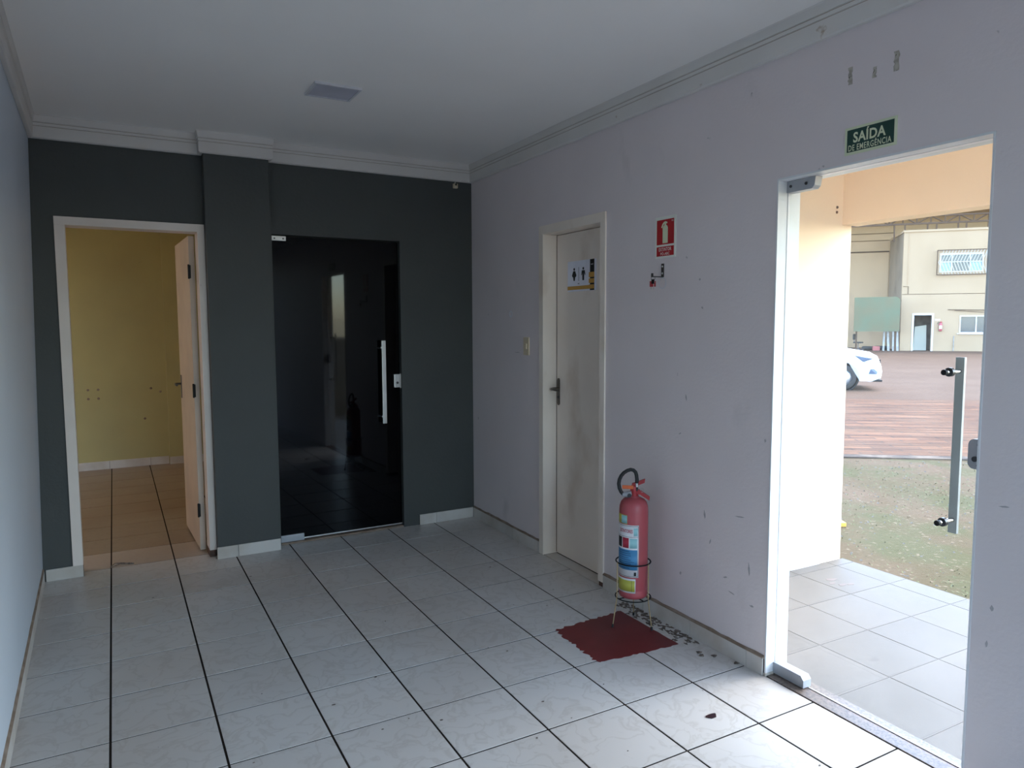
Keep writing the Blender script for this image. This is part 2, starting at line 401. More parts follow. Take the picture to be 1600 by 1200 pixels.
# ------------------------------------------------------------------ mesh helpers
class MB:
    def __init__(self):
        self.v, self.f, self.s = [], [], []

    def add(self, vs, fs, smooth=False):
        o = len(self.v)
        self.v += [tuple(p) for p in vs]
        self.f += [tuple(i + o for i in f) for f in fs]
        self.s += [smooth] * len(fs)
        return self

    def box(self, x0, x1, y0, y1, z0, z1, b=0.0):
        if b <= 0:
            vs = [(x, y, z) for z in (z0, z1) for y in (y0, y1) for x in (x0, x1)]
            fs = [(0, 2, 3, 1), (4, 5, 7, 6), (0, 1, 5, 4), (2, 6, 7, 3), (0, 4, 6, 2), (1, 3, 7, 5)]
            return self.add(vs, fs)
        bm = bmesh.new()
        bmesh.ops.create_cube(bm, size=1)
        for v in bm.verts:
            v.co = Vector(((x0 + x1) / 2 + v.co.x * (x1 - x0), (y0 + y1) / 2 + v.co.y * (y1 - y0), (z0 + z1) / 2 + v.co.z * (z1 - z0)))
        bmesh.ops.bevel(bm, geom=bm.edges[:], offset=b, segments=2, affect='EDGES', profile=0.7)
        self.bm(bm, False)
        return self

    def bm(self, bm, smooth=False):
        bm.verts.index_update()
        self.add([v.co for v in bm.verts], [[v.index for v in f.verts] for f in bm.faces], smooth)
        bm.free()

    def tube(self, pts, r, n=10, caps=True):
        pts = [Vector(p) for p in pts]
        rs = r if isinstance(r, (list, tuple)) else [r] * len(pts)
        rings = []
        up = None
        for i, p in enumerate(pts):
            t = (pts[min(i + 1, len(pts) - 1)] - pts[max(i - 1, 0)]).normalized()
            if up is None:
                a = Vector((0, 0, 1)) if abs(t.z) < 0.9 else Vector((1, 0, 0))
                up = (a - t * a.dot(t)).normalized()
            else:
                up = (up - t * up.dot(t)).normalized()
            s = t.cross(up)
            rings.append([p + (up * math.cos(k * 2 * math.pi / n) + s * math.sin(k * 2 * math.pi / n)) * rs[i] for k in range(n)])
        vs = [q for g in rings for q in g]
        fs = []
        for i in range(len(rings) - 1):
            for k in range(n):
                fs.append((i * n + k, i * n + (k + 1) % n, (i + 1) * n + (k + 1) % n, (i + 1) * n + k))
        self.add(vs, fs, True)
        if caps:
            self.add(rings[0], [tuple(range(n))[::-1]])
            self.add(rings[-1], [tuple(range(n))])
        return self

    def ring(self, c, rad, r, n=32, m=8):
        vs, fs = [], []
        for i in range(n):
            a = i * 2 * math.pi / n
            for k in range(m):
                b = k * 2 * math.pi / m
                q = rad + r * math.cos(b)
                vs.append((c[0] + q * math.cos(a), c[1] + q * math.sin(a), c[2] + r * math.sin(b)))
        for i in range(n):
            for k in range(m):
                fs.append((i * m + k, ((i + 1) % n) * m + k, ((i + 1) % n) * m + (k + 1) % m, i * m + (k + 1) % m))
        return self.add(vs, fs, True)

    def lathe(self, prof, c=(0, 0, 0), n=36, a0=0.0, a1=360.0, axis='z', smooth=True):
        full = abs(a1 - a0) >= 359.9
        k = n if full else n + 1
        vs, fs = [], []
        for i in range(k):
            a = R(a0 + (a1 - a0) * i / n)
            for r, z in prof:
                if axis == 'z':
                    vs.append((c[0] + r * math.cos(a), c[1] + r * math.sin(a), c[2] + z))
                elif axis == 'y':
                    vs.append((c[0] + r * math.cos(a), c[1] + z, c[2] + r * math.sin(a)))
                else:
                    vs.append((c[0] + z, c[1] + r * math.cos(a), c[2] + r * math.sin(a)))
        m = len(prof)
        for i in range(n):
            j = (i + 1) % k
            for t in range(m - 1):
                fs.append((i * m + t, j * m + t, j * m + t + 1, i * m + t + 1))
        return self.add(vs, fs, smooth)

    def prism(self, poly, y0, y1):
        """polygon in x-z, extruded along y"""
        n = len(poly)
        vs = [(p[0], y0, p[1]) for p in poly] + [(p[0], y1, p[1]) for p in poly]
        fs = [tuple(range(n)), tuple(range(n, 2 * n))[::-1]] + [(i, i + n, (i + 1) % n + n, (i + 1) % n) for i in range(n)]
        return self.add(vs, fs)

    def slab(self, poly, z0, z1):
        """polygon in x-y, extruded along z"""
        n = len(poly)
        vs = [(p[0], p[1], z0) for p in poly] + [(p[0], p[1], z1) for p in poly]
        fs = [tuple(range(n))[::-1], tuple(range(n, 2 * n))] + [(i, (i + 1) % n, (i + 1) % n + n, i + n) for i in range(n)]
        return self.add(vs, fs)

    def mesh(self, name, m, fix=True):
        me = bpy.data.meshes.new(name)
        me.from_pydata(self.v, [], self.f)
        if isinstance(m, str):
            m = M[m]
        me.materials.append(m)
        me.polygons.foreach_set('use_smooth', self.s)
        if fix:
            bm = bmesh.new()
            bm.from_mesh(me)
            bmesh.ops.recalc_face_normals(bm, faces=bm.faces[:])
            bm.to_mesh(me)
            bm.free()
        me.update()
        return me

    def build(self, name, m, parent=None, loc=None, rz=None, fix=True):
        o = bpy.data.objects.new(name, self.mesh(name, m, fix))
        COL.objects.link(o)
        if parent is not None:
            o.parent = parent
        if loc is not None:
            o.location = loc
        if rz is not None:
            o.rotation_euler = (0, 0, rz)
        return o


def tag(o, label=None, cat=None, group=None, kind=None):
    if label:
        o['label'] = label
    if cat:
        o['category'] = cat
    if group:
        o['group'] = group
    if kind:
        o['kind'] = kind
    return o


def empty(name, loc=(0, 0, 0), rz=0.0, label=None, cat=None, group=None, kind=None):
    o = bpy.data.objects.new(name, None)
    o.empty_display_size = 0.1
    COL.objects.link(o)
    o.location = loc
    o.rotation_euler = (0, 0, rz)
    return tag(o, label, cat, group, kind)


def struct(o, label, cat):
    return tag(o, label, cat, kind='structure')


def wall_mb(u0, u1, z0, z1, holes, t):
    """wall panel, front at y=0 facing -y, with rectangular holes (u0,u1,z0,z1)"""
    us = sorted({u0, u1, *[h[0] for h in holes], *[h[1] for h in holes]})
    zs = sorted({z0, z1, *[h[2] for h in holes], *[h[3] for h in holes]})
    us = [u for u in us if u0 <= u <= u1]
    zs = [z for z in zs if z0 <= z <= z1]

    def solid(i, k):
        if not (0 <= i < len(us) - 1 and 0 <= k < len(zs) - 1):
            return False
        cu, cz = (us[i] + us[i + 1]) / 2, (zs[k] + zs[k + 1]) / 2
        return not any(h[0] < cu < h[1] and h[2] < cz < h[3] for h in holes)
    idx, vs, fs = {}, [], []

    def vid(u, y, z):
        q = (round(u, 5), round(y, 5), round(z, 5))
        if q not in idx:
            idx[q] = len(vs)
            vs.append(q)
        return idx[q]
    for i in range(len(us) - 1):
        for k in range(len(zs) - 1):
            if not solid(i, k):
                continue
            a, b, c, d = us[i], us[i + 1], zs[k], zs[k + 1]
            fs.append((vid(a, 0, c), vid(b, 0, c), vid(b, 0, d), vid(a, 0, d)))
            fs.append((vid(b, t, c), vid(a, t, c), vid(a, t, d), vid(b, t, d)))
            if not solid(i - 1, k):
                fs.append((vid(a, t, c), vid(a, 0, c), vid(a, 0, d), vid(a, t, d)))
            if not solid(i + 1, k):
                fs.append((vid(b, 0, c), vid(b, t, c), vid(b, t, d), vid(b, 0, d)))
            if not solid(i, k - 1):
                fs.append((vid(a, t, c), vid(b, t, c), vid(b, 0, c), vid(a, 0, c)))
            if not solid(i, k + 1):
                fs.append((vid(a, 0, d), vid(b, 0, d), vid(b, t, d), vid(a, t, d)))
    return MB().add(vs, fs)


_font_cache = {}


def text_geo(s, off=0.022, space=1.0):
    """flat mesh of a line of text, normalised to a unit box"""
    if (s, off) in _font_cache:
        return _font_cache[(s, off)]
    cu = bpy.data.curves.new('text_tmp', 'FONT')
    cu.body = s
    cu.resolution_u = 3
    cu.offset = off
    cu.space_character = space
    ob = bpy.data.objects.new('text_tmp', cu)
    COL.objects.link(ob)
    dg = bpy.context.evaluated_depsgraph_get()
    me = bpy.data.meshes.new_from_object(ob.evaluated_get(dg))
    vs = [v.co.copy() for v in me.vertices]
    fs = [tuple(p.vertices) for p in me.polygons]
    bpy.data.objects.remove(ob)
    bpy.data.curves.remove(cu)
    bpy.data.meshes.remove(me)
    x0, x1 = min(v.x for v in vs), max(v.x for v in vs)
    y0, y1 = min(v.y for v in vs), max(v.y for v in vs)
    vs = [((v.x - x0) / (x1 - x0), (v.y - y0) / (y1 - y0)) for v in vs]
    _font_cache[(s, off)] = (vs, fs)
    return vs, fs


def text_mb(s, x0, x1, z0, z1, y, off=0.022, space=1.0):
    vs, fs = text_geo(s, off, space)
    return MB().add([(x0 + a * (x1 - x0), y, z0 + b * (z1 - z0)) for a, b in vs], fs)


def clip_half(poly, a, b, c):
    """keep a*x + b*y <= c"""
    out = []
    for i in range(len(poly)):
        p, q = poly[i], poly[(i + 1) % len(poly)]
        dp, dq = a * p[0] + b * p[1] - c, a * q[0] + b * q[1] - c
        if dp <= 0:
            out.append(p)
        if (dp < 0 < dq) or (dq < 0 < dp):
            t = dp / (dp - dq)
            out.append((p[0] + t * (q[0] - p[0]), p[1] + t * (q[1] - p[1])))
    return out


def tile_mesh_from_poly(poly, th=0.004, ch=0.0006):
    """chamfered slab: top at z=0"""
    n = len(poly)
    cx, cy = sum(p[0] for p in poly) / n, sum(p[1] for p in poly) / n

    def inset(p):
        d = Vector((cx - p[0], cy - p[1]))
        return (p[0] + d.normalized().x * ch * 1.4, p[1] + d.normalized().y * ch * 1.4)
    vs = [(p[0], p[1], -th) for p in poly] + [(p[0], p[1], -ch * 0.6) for p in poly] + [(*inset(p), 0) for p in poly]
    fs = []
    for i in range(n):
        j = (i + 1) % n
        fs += [(i, j, j + n, i + n), (i + n, j + n, j + 2 * n, i + 2 * n)]
    fs.append(tuple(range(2 * n, 3 * n)))
    return MB().add(vs, fs)


BACK_RZ = math.atan(0.03)      # the back wall stands slightly out of square
RIGHT_RZ = R(-90)              # local x runs towards the camera along the right wall, local -y looks into the room


def xl(y, z=0.0):
    """left wall face (it leans in a little towards the top)"""
    return -2.859 - 0.0315 * (y + 0.085) + 0.021 * z


# ------------------------------------------------------------------ the room
S = 0.36


def grid(c, r):
    return (S * (c - 0.0123 * r - 6.89), S * (0.9978 * r + 0.0173 * c - 5.99))


floor = MB().box(-2.95, 0.0, -7.45, 0.12, -0.15, -0.0022)
floor.box(0.0, 0.126, -2.94, 0.12, -0.15, -0.0022).box(0.0, 0.126, -7.45, -3.782, -0.15, -0.0022)
floor.box(-4.6, -1.2, 0.12, 3.75, -0.15, -0.0022)
floor = struct(floor.build('floor', 'grout'), 'white ceramic tile floor with dark grout lines', 'floor')
GC, GR = 0.0120, 0.0110        # joint half-widths in tile units
_o0 = Vector(grid(0, 0)).to_3d()


def tile_poly(c, r):
    return [grid(c + GC, r + GR), grid(c + 1 - GC, r + GR), grid(c + 1 - GC, r + 1 - GR), grid(c + GC, r + 1 - GR)]


_base = tile_poly(0, 0)
_bx, _by = sum(p[0] for p in _base) / 4, sum(p[1] for p in _base) / 4
tile_shared = tile_mesh_from_poly([(p[0] - _bx, p[1] - _by) for p in _base]).mesh('tile', 'tile', fix=False)

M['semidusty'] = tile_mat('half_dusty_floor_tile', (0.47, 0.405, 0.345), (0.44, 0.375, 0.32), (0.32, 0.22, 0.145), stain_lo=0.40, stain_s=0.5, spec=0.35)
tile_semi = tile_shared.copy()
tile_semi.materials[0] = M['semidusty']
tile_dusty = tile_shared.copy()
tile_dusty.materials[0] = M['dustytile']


def put_tile(c, r, clips=(), m='tile'):
    p = tile_poly(c, r)
    q = p
    for h in clips:
        q = clip_half(q, *h)
    if len(q) < 3:
        return
    cx, cy = sum(a[0] for a in p) / 4, sum(a[1] for a in p) / 4
    if q == p:
        o = bpy.data.objects.new('tile', {'tile': tile_shared, 'semidusty': tile_semi, 'dustytile': tile_dusty}[m])
        COL.objects.link(o)
        o.parent = floor
    else:
        o = tile_mesh_from_poly([(a[0] - cx, a[1] - cy) for a in q]).build('tile', m, floor, fix=False)
    o.location = (cx, cy, random.uniform(-0.0004, 0.0003))


_left_clip = (-1.0, -0.0315, 2.859 + 0.0315 * 0.085)
for r in range(-13, 7):
    for c in range(-2, 7):
        if r == 6 and c > 1:
            continue
        put_tile(c, r, [(1, 0, -0.001), _left_clip] if r < 6 else [], 'tile' if r < 6 else 'semidusty')
for r in range(7, 16):
    for c in range(-4, 3):
        put_tile(c, r, [(0, 1, 3.62)], 'dustytile')

ceiling = struct(MB().box(-4.6, 0.125, -7.5, 3.8, 2.705, 2.85).build('ceiling', 'ceil'), 'plain white plaster ceiling', 'ceiling')

# right wall: toilet doorway and the entrance opening
WC = (1.046, 1.745, 0.0, 2.125)
EN = (2.943, 3.780, 0.0, 2.100)
wall_right = struct(wall_mb(0.0, 7.45, 0.0, 2.705, [WC, EN], 0.125).build('wall_right', 'lav', rz=RIGHT_RZ),
                    'lavender grey wall with the toilet door and the entrance opening', 'wall')
# back wall in its own frame; doorway to the yellow room and the black glass door
LD = (-2.690, -1.905, 0.0, 2.140)
BD = (-1.483, -0.585, 0.0, 2.114)
wall_back = struct(wall_mb(-2.862, 0.0, 0.0, 2.705, [LD, BD], 0.12).build('wall_back', 'dark', rz=BACK_RZ),
                   'charcoal painted end wall with two doorways', 'wall')
column = struct(MB().box(-1.898, -1.505, -0.080, 0.0, 0.0, 2.705, 0.003).build('wall_column', 'dark', rz=BACK_RZ),
                'charcoal square column between the two end doorways', 'column')
lw = MB()
vs = []
for z in (0.0, 2.705):
    for y in (-7.45, -0.02):
        vs += [(xl(y, z), y, z), (xl(y, z) - 0.14, y, z)]
lw.add(vs, [(0, 2, 6, 4), (1, 5, 7, 3), (0, 1, 3, 2), (4, 6, 7, 5), (0, 4, 5, 1), (2, 3, 7, 6)])
wall_left = struct(lw.build('wall_left', 'leftwall'), 'lavender wall at the left edge of the room with bluish daylight in its colour', 'wall')
RW = (-1.85, -0.28, 0.12, 2.55)
wall_rear = struct(wall_mb(-2.9, 0.125, 0.0, 2.705, [RW], 0.14).build('wall_rear', 'lav', loc=(0, -7.34, 0)),
                   'rear wall with an added window behind the camera', 'wall')
added_window = struct(empty('added_window', (0, -7.30, 0)), 'wide white framed window added in the rear wall to light the room, out of view', 'window')  # unseen window added to fill the room with daylight
for a in ((RW[0], RW[0] + 0.05, RW[2], RW[3]), (RW[1] - 0.05, RW[1], RW[2], RW[3]), (RW[0] + 0.05, RW[1] - 0.05, RW[2], RW[2] + 0.05), (RW[0] + 0.05, RW[1] - 0.05, RW[3] - 0.05, RW[3])):
    MB().box(a[0], a[1], 0.0, 0.05, a[2], a[3]).build('added_window_frame', 'whiteframe', added_window)
MB().box(RW[0] + 0.05, RW[1] - 0.05, 0.022, 0.028, RW[2] + 0.05, RW[3] - 0.05).build('pane', 'winglass', added_window)
portal('portal_rear', ((RW[0] + RW[1]) / 2, -7.35, (RW[2] + RW[3]) / 2), (R(90), 0, 0), RW[1] - RW[0], RW[3] - RW[2])

# the yellow room behind the left doorway
YR = BACK_RZ
wy = struct(wall_mb(-4.5, -1.3, 0.0, 2.705, [], 0.12).build('wall_yellow_back', 'yellow', loc=(0, 3.655, 0), rz=YR),
            'olive yellow far wall of the room behind the left doorway', 'wall')
pil = struct(MB().box(-1.99, -1.3, 3.545, 3.66, 0, 2.705).build('wall_yellow_pier', 'yellow'),
             'shallow yellow pier at the right of the far yellow wall', 'wall')
for (x, z) in ((-2.731, 0.849), (-2.64, 0.849), (-2.731, 0.757), (-2.64, 0.757), (-2.15, 0.84), (-2.06, 0.80), (-2.22, 0.52)):
    MB().lathe([(0.0, -0.004), (0.010, -0.003), (0.013, 0.0)], (x, 3.652 + 0.03 * x, z), 8, axis='y').build('filled_screw_hole', 'mortar', wy, loc=(0, -3.655, 0))
wys = struct(wall_mb(-3.75, 0.0, 0.0, 2.705, [(-1.9, -1.73, 1.3, 1.53)], 0.12).build('wall_yellow_left', 'yellow', loc=(-4.4, 0, 0), rz=R(90)),
             'yellow side wall with a window out of view', 'wall')
struct(MB().box(-5.75, -5.6, -1.0, 5.0, -0.15, 3.6).build('wall_light_baffle', 'cream'), 'unseen wall added to cut the light at the yellow room window', 'wall')  # unseen wall added to dim and warm the yellow room's daylight
wyr = struct(MB().box(-1.3, -1.18, 0.05, 3.7, 0, 2.705).build('wall_yellow_right', 'yellow'), 'yellow side wall behind the open door', 'wall')
wyf = struct(MB().box(-4.5, -2.86, -0.05, 0.05, 0, 2.705).build('wall_yellow_front', 'yellow'), 'yellow wall beside the left doorway', 'wall')
wyi = MB()
for a in ((-2.86, -2.69, 0, 2.705), (-2.69, -1.905, 2.14, 2.705), (-1.905, -1.3, 0, 2.705)):
    wyi.box(a[0], a[1], 0.122, 0.132, a[2], a[3])
struct(wyi.build('wall_yellow_inner', 'yellow', rz=BACK_RZ), 'yellow inner face around the left doorway', 'wall')

# ------------------------------------------------------------------ crown moulding
PROF = [(0.0, 2.576), (0.018, 2.576), (0.025, 2.582), (0.026, 2.642), (0.024, 2.643), (0.024, 2.647), (0.027, 2.648), (0.027, 2.661), (0.025, 2.662), (0.025, 2.666), (0.029, 2.667), (0.034, 2.700), (0.038, 2.705), (0.0, 2.705)]
a_ = 0.03


def bk(x, off=0.0):
    return (x - a_ * off, a_ * x + off)


PATH = [(xl(-7.45, 2.64), -7.45), (xl(-0.086, 2.64), -0.086), bk(-1.898), bk(-1.898, -0.080), bk(-1.505, -0.080), bk(-1.505), (0, 0), (0, -7.45)]
rings = []
for i, p in enumerate(PATH):
    p = Vector(p)
    ns = []
    for k in (i - 1, i):
        if 0 <= k < len(PATH) - 1:
            d = (Vector(PATH[k + 1]) - Vector(PATH[k])).normalized()
            ns.append(Vector((d.y, -d.x)))
    if len(ns) == 1:
        off = ns[0]
    else:
        s = ns[0] + ns[1]
        off = s * (2.0 / s.length_squared)
    rings.append([(p.x + off.x * d, p.y + off.y * d, z) for d, z in PROF])
CROWN_LABEL = ['white stepped crown moulding along the left wall', 'crown moulding over the left doorway', 'short crown return on the left side of the column',
               'crown moulding across the front of the column', 'short crown return on the right side of the column', 'crown moulding over the black glass door',
               'white stepped crown moulding along the right wall']
for i in range(len(PATH) - 1):
    n = len(PROF)
    vs = rings[i] + rings[i + 1]
    fs = [(k, (k + 1) % n, (k + 1) % n + n, k + n) for k in range(n)] + [tuple(range(n)), tuple(range(n, 2 * n))]
    tr = struct(MB().add(vs, fs).build('trim_%d' % (i + 1), 'crown'), CROWN_LABEL[i], 'moulding')
    gi = []
    for rg in (rings[i], rings[i + 1]):
        q = [Vector(rg[k]) for k in (4, 8)]
        w = Vector((PATH[i][0], PATH[i][1], 0)) if rg is rings[i] else Vector((PATH[i + 1][0], PATH[i + 1][1], 0))
        for p in q:
            d = Vector((p.x - w.x, p.y - w.y, 0)).normalized() * 0.0012
            gi.append([p + d + Vector((0, 0, -0.0012)), p + d + Vector((0, 0, 0.0018)), p - d + Vector((0, 0, 0.0018)), p - d + Vector((0, 0, -0.0012))])
    for k in (0, 1):
        A, B = gi[k], gi[k + 2]
        MB().add(A + B, [(0, 1, 5, 4), (1, 2, 6, 5), (2, 3, 7, 6), (3, 0, 4, 7), (0, 1, 2, 3), (4, 5, 6, 7)]).build('groove_line', 'groove', tr)


# ------------------------------------------------------------------ baseboards (tile strips)
def baseboard(name, label, segs, rz, h=0.078, t=0.010, mortar=True, loc=(0, 0, 0), yoff=0.0):
    """segs: joint positions along the local wall line; front faces -y"""
    a, b = segs[0], segs[-1]
    root = struct(MB().box(a, b, yoff - 0.004, yoff, 0.0, h - 0.004).build(name, 'grout', loc=loc, rz=rz), label, 'baseboard')
    for i in range(len(segs) - 1):
        MB().box(segs[i] + 0.0012, segs[i + 1] - 0.0012, yoff - t, yoff - 0.001, 0.0005, h + random.uniform(-0.002, 0.001), 0.0012).build('tile', 'basetile', root)
    if mortar:
        n = max(3, int((b - a) / 0.05))
        vs = []
        for i in range(n + 1):
            x = a + (b - a) * i / n
            e = random.uniform(0.004, 0.011)
            vs += [(x, yoff - t - 0.001, h - 0.001), (x, yoff - t, h + e * 0.5), (x, yoff - 0.001, h + e + 0.004), (x, yoff - 0.001, h - 0.001)]
        fs = []
        for i in range(n):
            for k in range(4):
                fs.append((i * 4 + k, i * 4 + (k + 1) % 4, i * 4 + 4 + (k + 1) % 4, i * 4 + 4 + k))
        fs += [(0, 1, 2, 3), (4 * n, 4 * n + 1, 4 * n + 2, 4 * n + 3)]
        MB().add(vs, fs).build('mortar', 'mortar', root)
    return root


baseboard('baseboard_right', 'tile baseboard from the corner to the toilet door', [0.011, 0.315, 0.665, 1.012, 1.034], RIGHT_RZ)
baseboard('baseboard_right_front', 'tile baseboard behind the fire extinguisher', [1.757, 2.122, 2.485, 2.845, 2.938], RIGHT_RZ)
baseboard('baseboard_back', 'tile baseboard between black glass door and corner', [-0.463, -0.325, -0.011], BACK_RZ, mortar=False)
baseboard('baseboard_back_left', 'short tile baseboard left of the left doorway', [-2.845, -2.652], BACK_RZ, h=0.072, mortar=False, yoff=-0.002)
baseboard('baseboard_column', 'tile baseboard across the front of the column', [-1.906, -1.775, -1.503], BACK_RZ, mortar=False, yoff=-0.080)
_bl = baseboard('baseboard_left', 'tile baseboard along the left wall', [-7.1, -6.7, -6.3, -5.9, -5.54, -5.18, -4.82, -4.46, -4.10, -3.74, -3.38, -3.02, -2.66, -2.30, -1.94, -1.58, -1.22, -0.86, -0.50, -0.11],
                math.atan2(1, -0.0315), loc=(-2.8617, 0, 0))
baseboard('baseboard_yellow', 'tile baseboard along the far yellow wall', [-3.3, -2.93, -2.57, -2.18, -2.0], BACK_RZ, loc=(0, 3.655, 0), mortar=False, h=0.085)
baseboard('baseboard_yellow_pier', 'tile baseboard on the yellow pier', [-1.995, -1.80, -1.45], 0.0, loc=(0, 3.545, 0), mortar=False, h=0.08)

# ------------------------------------------------------------------ doors
# left doorway: white frame, leaf open into the yellow room
d1 = struct(empty('door_1', (0, 0, 0), BACK_RZ), 'cream door standing open in a white frame, left doorway', 'door')
fr = MB()
fr.box(-2.706, -2.652, -0.012, 0.135, 0.072, 2.100, 0.002)
fr.build('door_jamb', 'white_frame', d1)
MB().box(-1.940, -1.8985, -0.012, 0.135, 0.045, 2.100, 0.002).build('door_jamb', 'white_frame', d1)
MB().box(-2.706, -1.8985, -0.012, 0.135, 2.100, 2.148, 0.002).build('door_head', 'white_frame', d1)
MB().box(-1.941, -1.901, -0.008, 0.130, 0.0, 0.045, 0.002).build('wood_stub', 'woodbit', d1)
MB().box(-2.700, -2.655, 0.0, 0.130, 0.0, 0.072).build('wood_stub', 'woodbit', d1)
leaf = MB().box(-0.0175, 0.0175, 0.0, 0.715, 0.012, 2.090, 0.002).build('door_leaf', 'leafpaint', d1, loc=(-1.962, 0.145, 0), rz=R(1.2))
for z in (1.86, 1.085, 0.285):
    h = MB().box(-0.024, -0.010, -0.020, 0.006, z - 0.042, z + 0.042, 0.001)
    h.tube([(-0.022, -0.012, z - 0.046), (-0.022, -0.012, z + 0.046)], 0.006, 8)
    h.build('hinge', 'blackplastic', leaf)
lv = MB().box(-0.0215, -0.017, 0.640, 0.675, 0.98, 1.15, 0.002)
lv.tube([(-0.019, 0.657, 1.085), (-0.060, 0.657, 1.085)], 0.008, 8).tube([(-0.058, 0.662, 1.085), (-0.060, 0.56, 1.082)], 0.008, 8)
lv.build('lever_handle', 'darkmetal', leaf)

# black glass door
d2 = struct(empty('door_2', (0, 0, 0), BACK_RZ), 'black glass pivot door with a long steel pull, right doorway of the end wall', 'door')
MB().box(-1.478, -0.589, 0.034, 0.044, 0.028, 2.104, 0.001).build('glass_pane', 'black_glass', d2)
MB().box(-1.4825, -0.5855, 0.060, 0.115, 0.0, 2.1135).build('backing_panel', 'ink', d2)
MB().box(-1.480, -0.587, 0.006, 0.058, 0.0005, 0.012, 0.002).build('threshold', 'mortar', d2)
MB().box(-1.478, -0.589, 0.030, 0.048, 0.020, 0.0285).build('bottom_rail', 'metal', d2)
pt = MB().box(-1.480, -1.386, 0.020, 0.056, 2.076, 2.108, 0.003)
pt.build('pivot_bracket', 'metal', d2)
MB().tube([(-1.405, 0.021, 2.090), (-1.405, 0.017, 2.090)], 0.006, 10).build('screw', 'darkmetal', d2)
MB().tube([(-1.462, 0.021, 2.090), (-1.462, 0.017, 2.090)], 0.006, 10).build('screw', 'darkmetal', d2)
MB().box(-1.480, -1.320, 0.020, 0.056, 0.012, 0.060, 0.004).build('pivot_bracket', 'greymetal', d2)
hb = MB().box(-0.742, -0.712, -0.022, -0.008, 0.795, 1.398, 0.002).build('pull_handle', 'metal', d2)
for z in (1.346, 0.845):
    MB().tube([(-0.740, 0.034, z), (-0.740, -0.012, z)], 0.008, 10).build('standoff', 'chrome', hb)
lk = MB().box(-0.637, -0.5865, 0.018, 0.060, 1.050, 1.148, 0.004).build('lock_plate', 'metal', d2)
MB().tube([(-0.613, 0.0185, 1.085), (-0.613, 0.014, 1.085)], 0.009, 12).build('keyhole', 'darkmetal', lk)
MB().box(-0.594, -0.586, 0.012, 0.020, 1.045, 1.152, 0.001).build('strike_plate', 'whiteframe', lk)

# toilet door in the right wall
d3 = struct(empty('door_3', (0, 0, 0), RIGHT_RZ), 'stained cream toilet door closed in a cream frame', 'door')
MB().box(1.033, 1.084, -0.010, 0.124, 0.002, 2.078, 0.002).build('door_jamb', 'cream_door', d3)
MB().box(1.708, 1.757, -0.010, 0.124, 0.03, 2.078, 0.002).build('door_jamb', 'cream_door', d3)
MB().box(1.033, 1.757, -0.010, 0.124, 2.078, 2.132, 0.002).build('door_head', 'cream_door', d3)
MB().box(1.706, 1.750, 0.0, 0.120, 0.0, 0.03).build('wood_stub', 'woodbit', d3)
MB().box(1.084, 1.0875, 0.092, 0.124, 0.010, 2.076).build('door_gap', 'woodbit', d3)
leaf3 = MB().box(1.0875, 1.707, 0.094, 0.124, 0.006, 2.074, 0.002).build('door_leaf', 'cream_door', d3)
hp = MB()
pp = []
for k in range(24):
    a = k * 2 * math.pi / 24
    pp.append((1.112 + 0.0125 * math.cos(a), (1.146 if math.sin(a) > 0 else 1.006) + 0.018 * math.sin(a)))
hp.prism(pp, 0.088, 0.0945)
hp = hp.build('handle_plate', 'agedsteel', leaf3)
MB().tube([(1.112, 0.088, 1.096), (1.112, 0.045, 1.096), (1.118, 0.036, 1.096), (1.155, 0.034, 1.094), (1.205, 0.036, 1.092)], [0.010, 0.010, 0.010, 0.008, 0.007], 10).build('lever', 'agedsteel', leaf3)
MB().lathe([(0.0, -0.003), (0.009, -0.003), (0.009, 0.0)], (1.112, 0.088, 1.040), 14, axis='y').build('keyhole', 'darkmetal', leaf3)
MB().box(1.085, 1.706, 0.002, 0.094, -0.002, 0.001).build('threshold', 'basetile', d3)

struct(MB().box(0.9, 1.9, 0.126, 0.20, 0.0, 2.705).build('wall_toilet_blocker', 'lav', rz=RIGHT_RZ), 'unseen panel added behind the toilet door against light leaks', 'wall')  # solid panel added out of sight to stop outside light leaking in

# entrance: white lined reveal, granite sill, frameless glass door
jl = struct(empty('trim_8', (0, 0, 0), RIGHT_RZ), 'white painted reveal lining the entrance opening', 'door frame')
for (y0, y1, p) in ((-0.002, 0.050, 0.0), (0.050, 0.056, 0.004), (0.056, 0.127, 0.0)):
    MB().box(2.9425, 2.949 + (-0.004 if p else 0), y0, y1, 0.012, 2.0995).build('reveal_strip', 'white_jamb', jl)
    MB().box(2.949, 3.7735, y0, y1, 2.093 + (0.004 if p else 0), 2.1005).build('reveal_strip', 'white_jamb', jl)
    MB().box(3.7735, 3.7805, y0, y1, 0.012, 2.0995).build('reveal_strip', 'white_jamb', jl)
MB().box(2.938, 2.952, -0.006, 0.055, 0.0, 0.014, 0.002).build('broken_plaster', 'plasterbit', jl)
sl = struct(empty('trim_9', (0, 0, 0), RIGHT_RZ), 'speckled brown granite door sill in the entrance', 'door sill')
MB().box(2.945, 3.778, 0.002, 0.072, -0.14, 0.004, 0.001).build('sill_slab', 'granite', sl)
MB().box(2.945, 3.778, 0.078, 0.127, -0.14, 0.002, 0.001).build('sill_slab', 'granite', sl)
MB().box(2.945, 3.778, 0.072, 0.078, -0.14, 0.007).build('sill_lip', 'metal', sl)
d4 = struct(empty('door_4', (0, 0, 0), RIGHT_RZ), 'frameless clear glass entrance door with a long steel pull', 'door')
MB().box(2.955, 3.768, 0.060, 0.070, 0.014, 2.088, 0.001).build('glass_pane', 'glass', d4)
br = MB().prism([(2.950, 2.092), (3.090, 2.092), (3.084, 2.058), (3.072, 2.046), (2.950, 2.046)], 0.046, 0.084).build('pivot_bracket', 'greymetal', d4)
